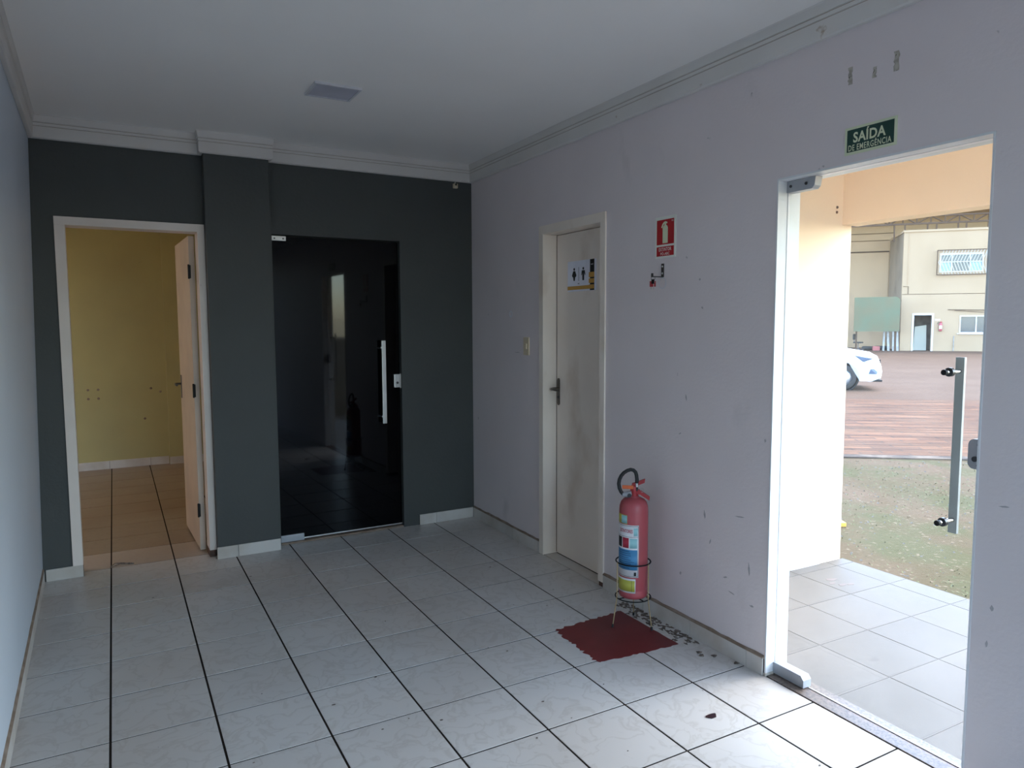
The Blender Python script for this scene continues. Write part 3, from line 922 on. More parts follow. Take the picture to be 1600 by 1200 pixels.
for x in (2.970, 3.045):
    MB().tube([(x, 0.0465, 2.070), (x, 0.043, 2.070)], 0.006, 10).build('screw', 'darkmetal', br)
MB().prism([(2.950, 0.008), (3.108, 0.008), (3.108, 0.040), (3.094, 0.056), (2.950, 0.056)], 0.042, 0.088).build('pivot_bracket', 'greymetal', d4)
hd = MB().box(3.628, 3.658, 0.108, 0.120, 0.795, 1.400, 0.0015).build('pull_handle', 'steelbar', d4)
for z in (1.352, 0.842):
    so = MB().tube([(3.643, 0.108, z), (3.643, 0.028, z)], 0.0085, 14).build('standoff', 'chrome', hd)
    MB().tube([(3.643, 0.060, z), (3.643, 0.046, z)], 0.015, 16).build('washer', 'darkmetal', so)
    MB().tube([(3.643, 0.030, z), (3.643, 0.018, z)], 0.0095, 14).build('end_cap', 'blackplastic', so)
pl = []
for k in range(20):
    a = math.pi / 2 + k * math.pi / 19
    pl.append((3.738 + 0.020 * math.cos(a), (1.120 if math.sin(a) > 0 else 1.062) + 0.020 * math.sin(a)))
pl += [(3.772, 1.042), (3.772, 1.140)]
lk4 = MB().prism(pl, 0.046, 0.084).build('lock_case', 'greymetal', d4)
MB().tube([(3.742, 0.0465, 1.075), (3.742, 0.040, 1.075)], 0.009, 14).build('keyhole', 'darkmetal', lk4)
MB().tube([(3.752, 0.0465, 1.122), (3.752, 0.043, 1.122)], 0.005, 10).build('screw', 'darkmetal', lk4)
MB().tube([(3.752, 0.0465, 1.055), (3.752, 0.043, 1.055)], 0.005, 10).build('screw', 'darkmetal', lk4)

# ------------------------------------------------------------------ bare patches on the right wall
for (u, z0, z1, w) in ((3.265, 2.381, 2.443, 0.010), (3.362, 2.378, 2.415, 0.009), (3.444, 2.377, 2.443, 0.012)):
    n = 9
    pts = []
    for i in range(n):
        pts.append((u - w * random.uniform(0.5, 1.1), z0 + (z1 - z0) * i / (n - 1)))
    for i in range(n):
        pts.append((u + w * random.uniform(0.4, 1.0), z1 - (z1 - z0) * i / (n - 1)))
    MB().prism(pts, -0.0012, 0.0005).build('bare_patch', 'plasterbit', wall_right)
MB().ring((0, 0, 0), 0.020, 0.0018, 24, 6).build('ring_mark', 'leftwall', wall_right, loc=(0.63, 0.0, 1.581)).rotation_euler = (R(90), 0, 0)

for (u, z, w, h, a) in ((2.56, 0.62, 0.006, 0.020, 0.2), (2.60, 0.50, 0.004, 0.014, -0.3), (2.78, 0.66, 0.030, 0.003, 0.1), (2.70, 0.36, 0.014, 0.004, 0.3), (2.84, 0.44, 0.005, 0.030, 0.1),
                        (2.86, 0.28, 0.012, 0.005, 0.0), (2.42, 1.16, 0.004, 0.016, 0.2), (2.38, 0.98, 0.010, 0.003, 0.5), (2.74, 0.30, 0.020, 0.003, -0.2), (3.84, 0.62, 0.006, 0.010, 0.2),
                        (3.86, 0.95, 0.016, 0.003, 0.1), (3.83, 0.50, 0.004, 0.012, 0.0), (2.50, 1.72, 0.006, 0.006, 0.0), (0.72, 1.32, 0.040, 0.002, 0.0)):
    c, s_ = math.cos(a), math.sin(a)
    MB().prism([(u + c * x - s_ * y, z + s_ * x + c * y) for x, y in ((-w, 0), (-w * 0.3, -h), (w * 0.6, -h * 0.7), (w, 0.1 * h), (w * 0.2, h))], -0.0006, 0.0004).build('scuff_mark', 'scuff', wall_right)

# ------------------------------------------------------------------ ceiling light
lp = empty('ceiling_light', (-1.380, -1.300, 2.705), R(1), 'square white flush panel light on the ceiling, switched off', 'ceiling light')
fr = MB()
for (a, b, c, d) in ((-0.118, 0.118, -0.110, -0.098), (-0.118, 0.118, 0.098, 0.110), (-0.118, -0.106, -0.098, 0.098), (0.106, 0.118, -0.098, 0.098)):
    fr.box(a, b, c, d, -0.012, 0.0)
fr.build('frame', 'panelwhite', lp)
MB().box(-0.106, 0.106, -0.098, 0.098, -0.009, -0.001).build('diffuser', 'diffuser', lp)

# corner sensor
cs = empty('motion_sensor', (-0.140, -0.0042, 2.548), BACK_RZ, 'small pale sensor under the crown moulding in the far corner', 'sensor')
MB().box(-0.016, 0.016, -0.026, 0.0, -0.022, 0.012, 0.004).build('body', 'switch', cs)
MB().lathe([(0.0, -0.030), (0.006, -0.030), (0.008, -0.026)], (0.0, 0.0, 0.004), 12, axis='y').build('lens', 'blackplastic', cs)
MB().tube([(0.0, -0.010, 0.012), (0.002, -0.008, 0.034)], 0.004, 8).build('stem', 'whiteframe', cs)

# light switch
sw = empty('light_switch', (0.0, -0.858, 1.305), RIGHT_RZ, 'yellowed plastic light switch plate left of the toilet door', 'light switch')
MB().box(-0.036, 0.036, -0.008, 0.0, 0.0, 0.120, 0.003).build('plate', 'switch', sw)
MB().box(-0.013, 0.013, -0.014, -0.006, 0.042, 0.078, 0.002).build('rocker', 'switch', sw)
for z in (0.014, 0.106):
    MB().lathe([(0.0, -0.009), (0.004, -0.0085), (0.004, -0.007)], (0, 0, z), 10, axis='y').build('screw', 'metal', sw)

# ------------------------------------------------------------------ signs
# emergency exit
sg = empty('exit_sign', (0.0, -3.355, 2.128), RIGHT_RZ, 'green emergency exit sign reading SAÍDA DE EMERGÊNCIA above the entrance', 'sign')
MB().box(-0.1015, 0.1015, -0.004, 0.0, 0.0, 0.098, 0.0008).build('plate', 'signglow', sg)
MB().box(-0.0915, 0.0925, -0.0048, -0.0035, 0.0095, 0.0885).build('green_field', 'signgreen', sg)
text_mb('SAÍDA', -0.066, 0.062, 0.040, 0.086, -0.0052, 0.028, 1.06).build('lettering', 'signglow', sg)
text_mb('DE EMERGÊNCIA', -0.085, 0.084, 0.0125, 0.0395, -0.0052, 0.014, 1.12).build('lettering', 'signglow', sg)

# fire extinguisher sign
se = empty('extinguisher_sign', (0.0, -2.255, 1.838), RIGHT_RZ, 'red and white fire extinguisher sign on the lavender wall', 'sign')
MB().box(-0.076, 0.076, -0.003, 0.0, 0.0, 0.203, 0.0008).build('plate', 'signwhite', se)
MB().box(-0.064, 0.064, -0.0038, -0.0025, 0.066, 0.187).build('red_field', 'signred', se)
MB().box(-0.064, 0.064, -0.0038, -0.0025, 0.010, 0.056).build('red_field', 'signred', se)
pic = MB().prism([(-0.019, 0.072), (0.019, 0.072), (0.019, 0.146), (0.014, 0.156), (0.006, 0.160), (-0.006, 0.160), (-0.014, 0.156), (-0.019, 0.146)], -0.0044, -0.0036)
pic.prism([(-0.006, 0.158), (0.006, 0.158), (0.006, 0.168), (0.014, 0.166), (0.014, 0.174), (0.002, 0.178), (-0.010, 0.176), (-0.022, 0.166), (-0.030, 0.150), (-0.023, 0.147), (-0.015, 0.160), (-0.006, 0.168)], -0.0044, -0.0036)
pic.build('pictogram', 'signglow', se)
text_mb('EXTINTOR', -0.046, 0.046, 0.034, 0.051, -0.0041, 0.012, 1.12).build('lettering', 'signwhite', se)
text_mb('PÓ-ABC', -0.034, 0.034, 0.014, 0.031, -0.0041, 0.012, 1.1).build('lettering', 'signwhite', se)
text_mb('PQS', 0.046, 0.060, 0.172, 0.180, -0.0041).build('lettering', 'signwhite', se)

# toilet sign on the cream door
sw_ = empty('toilet_sign', (0.094, -1.373, 1.713), RIGHT_RZ, 'white toilet sign with man and woman figures on the cream door', 'sign')
MB().box(-0.155, 0.155, -0.003, 0.0, 0.0, 0.185, 0.0008).build('plate', 'wcplate', sw_)
MB().box(-0.155, 0.130, -0.0040, -0.0025, 0.010, 0.032).build('gold_band', 'gold', sw_)
MB().box(0.093, 0.137, -0.0045, -0.0025, 0.001, 0.184).build('black_band', 'ink', sw_)
for (a, b) in ((0.010, 0.034), (0.044, 0.070), (0.078, 0.108)):
    MB().box(0.082, 0.138, -0.0055, -0.0040, a, b, 0.0004).build('gold_square', 'gold', sw_)
text_mb('WC', 0.101, 0.129, 0.150, 0.157, -0.0050).build('lettering', 'wcplate', sw_)
text_mb('WC', -0.040, -0.018, 0.040, 0.050, -0.0036).build('lettering', 'ink', sw_)
MB().box(-0.031, -0.028, -0.0038, -0.0028, 0.062, 0.146).build('divider', 'ink', sw_)


def figure(cx, woman):
    m = MB().lathe([(0.0, -0.0038), (0.0085, -0.0038), (0.0085, -0.0028)], (cx, 0, 0.135), 16, axis='y', smooth=False)
    if woman:
        m.prism([(cx - 0.010, 0.124), (cx + 0.010, 0.124), (cx + 0.024, 0.098), (cx + 0.019, 0.088), (cx + 0.012, 0.088), (cx + 0.006, 0.064), (cx - 0.006, 0.064), (cx - 0.012, 0.088), (cx - 0.019, 0.088), (cx - 0.024, 0.098)], -0.0038, -0.0028)
    else:
        m.prism([(cx - 0.015, 0.124), (cx + 0.015, 0.124), (cx + 0.022, 0.096), (cx + 0.017, 0.094), (cx + 0.010, 0.110), (cx + 0.009, 0.064), (cx - 0.009, 0.064), (cx - 0.010, 0.110), (cx - 0.017, 0.094), (cx - 0.022, 0.096)], -0.0038, -0.0028)
    return m


figure(-0.080, True).build('woman_figure', 'ink', sw_)
figure(0.020, False).build('man_figure', 'ink', sw_)

# hook and keys
hk = empty('wall_hook', (0.0, -2.237, 1.745), RIGHT_RZ, 'bent grey metal hook on the wall under the extinguisher sign', 'hook')
MB().box(-0.009, 0.009, -0.004, 0.0, 0.0, 0.066, 0.001).build('wall_plate', 'darkmetal', hk)
MB().box(-0.007, 0.007, -0.066, -0.002, -0.002, 0.003, 0.0008).build('arm', 'darkmetal', hk)
MB().box(-0.007, 0.007, -0.069, -0.065, -0.002, 0.017, 0.0008).build('lip', 'darkmetal', hk)
for z in (0.018, 0.052):
    MB().lathe([(0.0, -0.0065), (0.005, -0.006), (0.0055, -0.004)], (0, 0, z), 10, axis='y').build('screw', 'metal', hk)
MB().ring((0, 0, 0), 0.026, 0.0012, 24, 6).build('ring_mark', 'leftwall', wall_right, loc=(2.235, 0.0, 1.715)).rotation_euler = (R(90), 0, 0)
ky = empty('key_bunch', (-0.062, -2.237, 1.684), RIGHT_RZ, 'small bunch of keys with a red tag hanging from the hook', 'keys')
kr = MB().ring((0, 0, 0), 0.011, 0.0012, 20, 6).build('key_ring', 'darkmetal', ky, loc=(0, 0, 0.053))
kr.rotation_euler = (R(90), 0, R(20))
MB().box(-0.016, 0.014, -0.004, 0.004, 0.012, 0.040, 0.002).build('red_tag', 'redlever', ky, rz=R(25))
MB().box(0.000, 0.018, -0.010, -0.005, 0.026, 0.048, 0.002).build('black_tag', 'blackplastic', ky)
for (x, a) in ((-0.010, -0.2), (0.006, 0.15)):
    MB().prism([(x - 0.003, 0.0), (x + 0.003, 0.0), (x + 0.003, 0.028), (x + 0.008, 0.032), (x + 0.006, 0.044), (x - 0.006, 0.044), (x - 0.008, 0.032), (x - 0.003, 0.028)], -0.003 + 0.008 * a, -0.001 + 0.008 * a).build('key', 'metal', ky)

# ------------------------------------------------------------------ fire extinguisher on a wire stand
EX = (-0.168, -2.240)
FACE = -127.9              # direction from the bottle to the viewer's side of the room
st = empty('extinguisher_stand', (EX[0], EX[1], 0.0), 0, 'tripod wire stand with black rings and brass legs holding the extinguisher', 'stand')
MB().ring((0, 0, 0.329), 0.086, 0.0035, 40, 8).build('upper_ring', 'blackplastic', st)
lr = MB().ring((0, 0, 0.148), 0.088, 0.0032, 40, 8)
lr.tube([(-0.088, 0, 0.148), (0.088, 0, 0.148)], 0.003, 8).tube([(0, -0.088, 0.148), (0, 0.088, 0.148)], 0.003, 8)
lr.build('lower_ring', 'blackplastic', st)
for a in (171, -71, 50):
    c, s = math.cos(R(a)), math.sin(R(a))
    lg = MB().tube([(0.0885 * c, 0.0885 * s, 0.331), (0.0895 * c, 0.0895 * s, 0.15), (0.111 * c, 0.111 * s, 0.014)], 0.0028, 8).build('leg', 'brass', st)
    MB().tube([(0.1105 * c, 0.1105 * s, 0.018), (0.113 * c, 0.113 * s, 0.0)], 0.0055, 10).build('foot', 'rubber', lg)

ex = empty('fire_extinguisher', (EX[0], EX[1], 0.151), R(FACE), 'dull red fire extinguisher with black hose and blue label', 'fire extinguisher')
RB = 0.0715
prof = [(0.0, 0.0), (0.060, 0.0), (0.068, 0.004), (RB, 0.014), (RB, 0.020), (RB, 0.040), (RB - 0.001, 0.044), (RB, 0.048), (RB, 0.440), (0.0695, 0.462), (0.063, 0.481), (0.052, 0.494), (0.036, 0.502), (0.024, 0.506), (0.024, 0.512), (0.0, 0.512)]
MB().lathe(prof, (0, 0, 0), 48).build('cylinder', 'red', ex)


# in this frame +x looks at the viewer, +y is the viewer's right
def patch(name, a0, a1, z0, z1, m, lift, parent):
    n = max(4, int((a1 - a0) / 5))
    return MB().lathe([(RB + lift * 0.2, z0), (RB + lift, z0), (RB + lift, z1), (RB + lift * 0.2, z1)], (0, 0, 0), n, a0, a1).build(name, m, parent)


lab = patch('main_label', -105, 21, 0.115, 0.378, 'labelwhite', 0.0007, ex)
patch('border_line', -104, 18.6, 0.119, 0.1205, 'ink', 0.0010, lab)
patch('border_line', 18.0, 19.2, 0.120, 0.373, 'ink', 0.0010, lab)
patch('border_line', -104, 18.6, 0.372, 0.3735, 'ink', 0.0010, lab)
patch('border_line', -104, 18.6, 0.318, 0.3195, 'ink', 0.0010, lab)
patch('blue_field', -104, 16, 0.152, 0.254, 'labelblue', 0.0010, lab)
patch('blue_icon', -14, 15, 0.262, 0.311, 'labelcyan', 0.0010, lab)
patch('red_icon', -46, -18, 0.262, 0.313, 'labelred', 0.0010, lab)
patch('green_icon', -80, -50, 0.262, 0.313, 'ink', 0.0010, lab)
patch('grey_table', 1, 16, 0.325, 0.364, 'labelcyan', 0.0010, lab)
patch('seal_mark', 3, 12, 0.124, 0.142, 'ink', 0.0010, lab)


def bent_text(s, a0, a1, z0, z1, lift, m, parent):
    vs, fs = text_geo(s)
    out = []
    for x, y in vs:
        a = R(a0 + (a1 - a0) * x)
        out.append(((RB + lift) * math.cos(a), (RB + lift) * math.sin(a), z0 + (z1 - z0) * y))
    return MB().add(out, fs).build('lettering', m, parent)


bent_text('EXTINTORES', -62, -3, 0.338, 0.356, 0.0012, 'labelred', lab)
for i in range(9):
    z = 0.244 - i * 0.0105
    patch('print_line', -70 + random.uniform(-5, 5), 4 + random.uniform(-22, 9), z, z + 0.0025, 'inkblue', 0.0013, lab)
l2 = patch('top_label', -100, -25, 0.381, 0.426, 'labelyellow', 0.0007, ex)
patch('cyan_field', -54, -26, 0.384, 0.423, 'labelcyan', 0.0010, l2)
l3 = patch('bottom_label', -100, 10, 0.035, 0.108, 'labelwhite', 0.0007, ex)
patch('yellow_field', -98, 7, 0.043, 0.099, 'labelyellow', 0.0010, l3)
patch('border_line', -6, -5, 0.043, 0.099, 'ink', 0.0012, l3)
# valve, levers, hose (x towards viewer, y viewer's right)
vb = MB().lathe([(0.0, 0.0), (0.021, 0.0), (0.021, 0.012), (0.016, 0.016), (0.016, 0.048), (0.012, 0.056), (0.0, 0.056)], (0, 0, 0.508), 18)
vb.build('valve_body', 'redlever', ex)
MB().tube([(0.005, -0.056, 0.517), (0.005, -0.034, 0.516), (0.005, -0.010, 0.522)], [0.011, 0.016, 0.016], 16).build('hose_coupling', 'greymetal', ex)
MB().tube([(0.016, -0.020, 0.514), (0.026, -0.022, 0.516)], 0.010, 14).build('pressure_gauge', 'darkmetal', ex)
MB().add([(-0.009, -0.010, 0.552), (0.009, -0.010, 0.552), (0.008, 0.052, 0.578), (-0.008, 0.052, 0.578), (-0.009, -0.010, 0.572), (0.009, -0.010, 0.572), (0.008, 0.054, 0.597), (-0.008, 0.054, 0.597)],
         [(0, 1, 2, 3), (4, 7, 6, 5), (0, 4, 5, 1), (1, 5, 6, 2), (2, 6, 7, 3), (3, 7, 4, 0)]).build('upper_lever', 'redlever', ex)
MB().add([(-0.010, -0.018, 0.526), (0.010, -0.018, 0.526), (0.010, 0.030, 0.518), (-0.010, 0.030, 0.518), (0.008, 0.076, 0.489), (-0.008, 0.076, 0.489),
          (-0.010, -0.018, 0.556), (0.010, -0.018, 0.556), (0.010, 0.030, 0.540), (-0.010, 0.030, 0.540), (0.008, 0.078, 0.507), (-0.008, 0.078, 0.507)],
         [(0, 1, 2, 3), (3, 2, 4, 5), (6, 9, 8, 7), (9, 11, 10, 8), (0, 6, 7, 1), (1, 7, 8, 2), (2, 8, 10, 4), (4, 10, 11, 5), (5, 11, 9, 3), (3, 9, 6, 0)]).build('carry_handle', 'redlever', ex)
MB().box(0.008, 0.016, -0.058, -0.002, 0.546, 0.564, 0.003).build('seal_tag', 'orange', ex)
MB().ring((0, 0, 0), 0.011, 0.0010, 20, 6).build('pin_ring', 'metal', ex, loc=(0.012, 0.040, 0.542)).rotation_euler = (R(90), 0, R(60))


def hz(py):
    return 0.649 + (778 - py) * 0.00324 - 0.151


hp_ = [(972.7, 772.7), (968.8, 768.5), (966.3, 763), (965.2, 756), (966.2, 749.5), (968.9, 743.5), (973.0, 738.6), (978.0, 735.2), (983.3, 733.4), (987.4, 734.2), (990.6, 737.2), (992.2, 742), (992.9, 748), (992.8, 754)]
MB().tube([(0.006, (x - 988.5) / 311.0, hz(y)) for x, y in hp_], 0.0092, 12).build('hose', 'rubber', ex)
MB().tube([(0.006, 0.0137, hz(753.5)), (0.006, 0.0135, hz(760))], 0.0080, 12).build('nozzle_clip', 'metal', ex)
MB().tube([(0.006, 0.0135, hz(759.5)), (0.006, 0.0130, hz(766))], 0.0070, 12).build('nozzle', 'rubber', ex)

# red painted square under the stand
rp_ = []


def ragged(p, q, n, amp):
    out = []
    d = Vector((q[0] - p[0], q[1] - p[1]))
    nrm = Vector((d.y, -d.x)).normalized()
    for i in range(n):
        t = i / n
        e = random.uniform(-amp, amp)
        out.append((p[0] + d.x * t + nrm.x * e, p[1] + d.y * t + nrm.y * e))
    return out


_c = [(-0.552, -2.112), (-0.121, -2.076), (-0.117, -2.532), (-0.560, -2.502)]
rp_ = ragged(_c[0], _c[1], 26, 0.009) + ragged(_c[1], _c[2], 12, 0.002) + ragged(_c[2], _c[3], 26, 0.006) + ragged(_c[3], _c[0], 30, 0.012)
tag(MB().slab(rp_, 0.0002, 0.0010).build('floor_marking', 'redpaint'), 'dark red painted square on the tiles under the extinguisher stand', 'floor marking')
# spatter and dirt
tag(MB().slab([(-0.430 + 0.022 * math.cos(a) * (1 + 0.25 * math.sin(3 * a)), -3.076 + 0.016 * math.sin(a) * (1 + 0.2 * math.cos(2 * a))) for a in [k * math.pi / 10 for k in range(20)]], 0.0003, 0.003).build('dark_blob', 'blob'),
    'small dark blob on the bright tiles near the entrance', 'stain')
tw = MB().tube([(-2.514, 0.010, 0.004), (-2.487, 0.052, 0.012), (-2.450, 0.058, 0.005), (-2.405, 0.034, 0.004), (-2.382, 0.024, 0.004)], [0.002, 0.003, 0.005, 0.006, 0.004], 7)
tw.tube([(-2.455, 0.058, 0.005), (-2.480, 0.030, 0.004), (-2.512, 0.000, 0.003)], [0.003, 0.0025, 0.002], 6)
tag(tw.build('twig', 'dirt'), 'dark forked twig lying in the left doorway', 'twig')
dm = MB()
for i in range(150):
    t = random.random()
    x, y = -0.020 - abs(random.gauss(0, 0.035)) , -1.99 - 0.58 * t
    if x < -0.112:
        continue
    a, w, h_ = random.uniform(0, 6.28), random.uniform(0.004, 0.014), random.uniform(0.003, 0.008)
    q = [(x + w * math.cos(a + b) * (1 if k % 2 else 0.5), y + w * 1.5 * math.sin(a + b) * (1 if k % 2 else 0.6)) for k, b in enumerate((0, 1, 2.1, 3.1, 4.2, 5.2))]
    q = [(min(-0.0115, e[0]), e[1]) for e in q]
    dm.slab(q, 0.0002, 0.0012 + h_ * 0.15)
tag(dm.build('floor_dirt', 'dirt'), 'crumbled brown dirt along the baseboard behind the extinguisher', 'dirt', kind='stuff')
for i, (x, y) in enumerate(((-0.060, -2.700), (-0.095, -2.640), (-0.105, -2.672), (-0.020, -2.800))):
    a = random.uniform(0, 3)
    o = MB().slab([(0.018 * math.cos(a + k) * (0.4 if k % 2 else 1), 0.012 * math.sin(a + k)) for k in range(6)], 0.0003, 0.003).build('paint_chip', 'dirt', loc=(x, y, 0))
    tag(o, ['dark paint chip in the middle of the loose chips by the baseboard', 'dark paint chip nearest the red square', 'dark paint chip farthest out from the baseboard',
            'dark paint chip against the baseboard nearest the entrance'][i], 'chip', 'paint chips by the baseboard')
sp = MB()
for i in range(42):
    x, y = random.uniform(-2.68, -0.15), random.uniform(-4.2, -0.3)
    r_ = random.uniform(0.0015, 0.0045)
    a = random.uniform(0, 3)
    sp.slab([(x + r_ * 2 * math.cos(k * 1.05 + a) * math.cos(a), y + r_ * math.sin(k * 1.05 + a)) for k in range(6)], 0.0003, 0.0016)
tag(sp.build('floor_specks', 'dirt'), 'scattered dark specks of dirt on the white tiles', 'dirt', kind='stuff')

# ------------------------------------------------------------------ porch
pf = struct(MB().box(0.127, 1.648, -6.0, -2.066, -0.16, -0.0022).build('floor_porch', 'porchgrout'), 'pale tiled porch floor outside the entrance', 'floor')
XS = [0.128, 0.460, 0.808, 1.154, 1.493, 1.652]
YS = [-2.067, -2.148, -2.500, -2.854, -3.208, -3.562, -3.916, -4.270, -4.624, -4.978, -5.332, -5.686, -6.002]
for i in range(len(XS) - 1):
    for k in range(len(YS) - 1):
        g = 0.0018
        x0, x1, y1, y0 = XS[i] + g, XS[i + 1] - g, YS[k] - g, YS[k + 1] + g
        cx, cy = (x0 + x1) / 2, (y0 + y1) / 2
        o = tile_mesh_from_poly([(x0 - cx, y0 - cy), (x1 - cx, y0 - cy), (x1 - cx, y1 - cy), (x0 - cx, y1 - cy)]).build('tile', 'porchtile', pf, fix=False)
        o.location = (cx, cy, random.uniform(-0.0003, 0.0003))
pw = struct(MB().box(0.126, 1.630, -2.065, -1.915, -0.15, 2.80).build('wall_porch', 'peach'), 'sunlit cream side wall of the porch', 'wall')
bm_ = struct(MB().box(1.545, 1.690, -6.0, -2.064, 2.112, 2.80).build('wall_porch_beam', 'peach'), 'cream lintel beam along the porch edge', 'beam')
struct(MB().box(0.126, 1.75, -6.0, -1.915, 2.80, 2.92).build('ceiling_porch', 'ceil'), 'porch roof slab', 'ceiling')
pp_ = struct(MB().box(1.50, 1.68, -6.0, -5.80, -0.15, 2.112).build('wall_porch_post', 'peach'), 'square cream post at the far porch corner', 'post')
bp = struct(MB().box(0.128, 1.425, -2.0685, -2.065, 0.0, 0.07).build('baseboard_porch', 'porchgrout'), 'white tile baseboard along the porch side wall', 'baseboard')
for (a, b) in ((0.128, 0.460), (0.460, 0.810), (0.810, 1.158), (1.158, 1.425)):
    MB().box(a + 0.001, b - 0.001, -2.077, -2.066, 0.0005, 0.078, 0.0012).build('tile', 'basetile', bp)
for (z, x) in ((2.185, 1.49), (2.215, 1.492)):
    MB().lathe([(0.0, -0.006), (0.007, -0.005), (0.009, 0.0)], (x, -2.065, z), 10, axis='y').build('bolt', 'woodbit', pw)
mk = MB()
for (x, y, w) in ((1.255, -2.30, 0.05), (1.205, -2.34, 0.03), (1.235, -2.385, 0.035), (1.29, -2.40, 0.03)):
    mk.slab([(x + w * random.uniform(0.5, 1) * math.cos(k * 0.7), y + 0.6 * w * random.uniform(0.5, 1) * math.sin(k * 0.7)) for k in range(9)], 0.0004, 0.0012)
tag(mk.build('porch_stain', 'scrap'), 'grey smear on the porch tiles', 'stain')

# ------------------------------------------------------------------ yard
YN = math.atan2(0.81, 0.59)           # yard bands run square to this direction
YARD = YN - math.pi / 2               # local y points from the house to the warehouse
G0 = -0.15


def band(name, v0, v1, m, label, z=G0, th=0.2, u0=-70, u1=70):
    return struct(MB().box(u0, u1, v0, v1, z - th, z).build(name, m, rz=YARD), label, 'ground')


band('ground_lawn', -70, 3.80, 'lawn', 'mossy gravel and short grass beside the porch', z=G0 - 0.012)
band('ground_kerb', 3.80, 3.98, 'kerb', 'worn kerb between grass and brick paving', z=G0 + 0.006, u0=-40, u1=40)
band('ground_brick', 3.98, 10.9, 'brickyard', 'reddish brick paving across the yard')
band('ground_concrete', 10.9, 95, 'concrete', 'dusty concrete yard in front of the warehouse')
gm = MB()
pm = MB()
cy_, sy_ = math.cos(YARD), math.sin(YARD)
for i in range(30000):
    x, y = random.uniform(1.75, 9.0), random.uniform(-5.5, 4.0)
    if -sy_ * x + cy_ * y > 3.7:
        continue
    k = math.sin(x * 1.7 + 1.3 * math.sin(y * 1.1)) + math.sin(y * 2.3 + x)
    if k < random.uniform(-1.6, 1.2):
        continue
    a = random.uniform(0, 6.28)
    h_, w = random.uniform(0.006, 0.016), 0.005
    dx, dy = math.cos(a), math.sin(a)
    z = G0 - 0.014
    gm.add([(x - w * dx, y - w * dy, z), (x + w * dx, y + w * dy, z), (x + 0.02 * dy, y - 0.02 * dx, z + h_)], [(0, 1, 2)])
tag(gm.build('short_grass', 'grass', fix=False), 'short patchy grass beside the porch', 'grass', kind='stuff')
for i in range(1800):
    x, y = random.uniform(1.75, 8.0), random.uniform(-5.0, 3.0)
    if -sy_ * x + cy_ * y > 3.7:
        continue
    r_ = random.uniform(0.005, 0.014)
    z = G0 - 0.012
    pm.add([(x - r_, y, z), (x, y - r_, z), (x + r_, y, z), (x, y + r_, z), (x, y, z + r_ * 0.8)], [(0, 1, 4), (1, 2, 4), (2, 3, 4), (3, 0, 4)])
tag(pm.build('gravel', 'pebble', fix=False), 'pale gravel scattered in the grass', 'gravel', kind='stuff')
yk = MB().box(-0.06, 0.06, -0.9, 0.0, 0.0, 0.035, 0.008).build('kerb_block', 'yellowpaint', loc=(2.82, -1.19, G0 - 0.012), rz=R(-118))
tag(yk, 'yellow painted kerb block by the porch corner', 'kerb')

# ------------------------------------------------------------------ warehouse (local x along its front, z from the ground)
WH = empty('warehouse', (36.4, 20.7, G0), R(-47.15), 'cream two storey block inside a steel truss warehouse', 'building')
DOOR = (0.66, 1.54, 0.0, 2.0)
LWIN = (2.90, 4.75, 1.0, 1.97)
UWIN = (1.80, 3.92, 4.36, 5.40)
wall_mb(0.0, 9.0, 0.0, 6.70, [DOOR, LWIN, UWIN], 0.18).build('front_wall', 'cream', WH)
MB().box(0.0, 0.16, 0.18, 4.6, 0.0, 6.62).build('side_wall', 'sidewall', WH)
MB().box(-0.04, 9.0, -0.05, 4.6, 6.62, 6.74).build('parapet', 'cream', WH)
MB().box(0.0, 9.0, -0.006, 0.0, 3.16, 3.19).build('joint_line', 'steel', WH)
MB().box(0.2, 9.0, 2.2, 2.3, 0.0, 6.6).build('inner_wall', 'interior', WH)
MB().box(0.2, 9.0, 0.2, 2.2, 3.0, 3.1).build('inner_floor', 'interior', WH)
df = MB()
for a in ((DOOR[0] - 0.10, DOOR[0], 0.0, 2.10), (DOOR[1], DOOR[1] + 0.10, 0.0, 2.10), (DOOR[0], DOOR[1], 2.0, 2.10)):
    df.box(a[0], a[1], -0.03, 0.10, a[2], a[3])
df.build('door_frame', 'whiteframe', WH)
MB().prism([(0.82, 0.0), (1.50, 0.0), (1.46, 1.45), (0.88, 1.35)], 0.9, 1.0).build('leaning_panel', 'lowwall', WH)
wf = MB()
for a in ((2.90, 2.96, 1.0, 1.97), (3.67, 3.73, 1.06, 1.91), (4.69, 4.75, 1.0, 1.97), (2.96, 4.69, 1.0, 1.06), (2.96, 4.69, 1.91, 1.97)):
    wf.box(a[0], a[1], -0.02, 0.08, a[2], a[3])
wf = wf.build('lower_window', 'whiteframe', WH)
MB().box(2.96, 3.67, 0.03, 0.04, 1.06, 1.91).build('pane', 'farglass', wf)
MB().box(3.73, 4.69, 0.03, 0.04, 1.06, 1.91).build('pane', 'farglass', wf)
MB().box(2.80, 4.85, -0.06, 0.0, 0.94, 1.0).build('window_ledge', 'whiteframe', WH)
uf = MB()
for a in ((1.80, 1.88, 4.36, 5.40), (3.84, 3.92, 4.36, 5.40), (1.88, 3.84, 4.36, 4.42), (1.88, 3.84, 5.30, 5.40), (2.36, 2.42, 4.42, 5.30), (3.24, 3.30, 4.42, 5.30), (1.88, 3.84, 4.90, 4.95)):
    uf.box(a[0], a[1], -0.02, 0.06, a[2], a[3])
uf = uf.build('upper_window', 'whiteframe', WH)
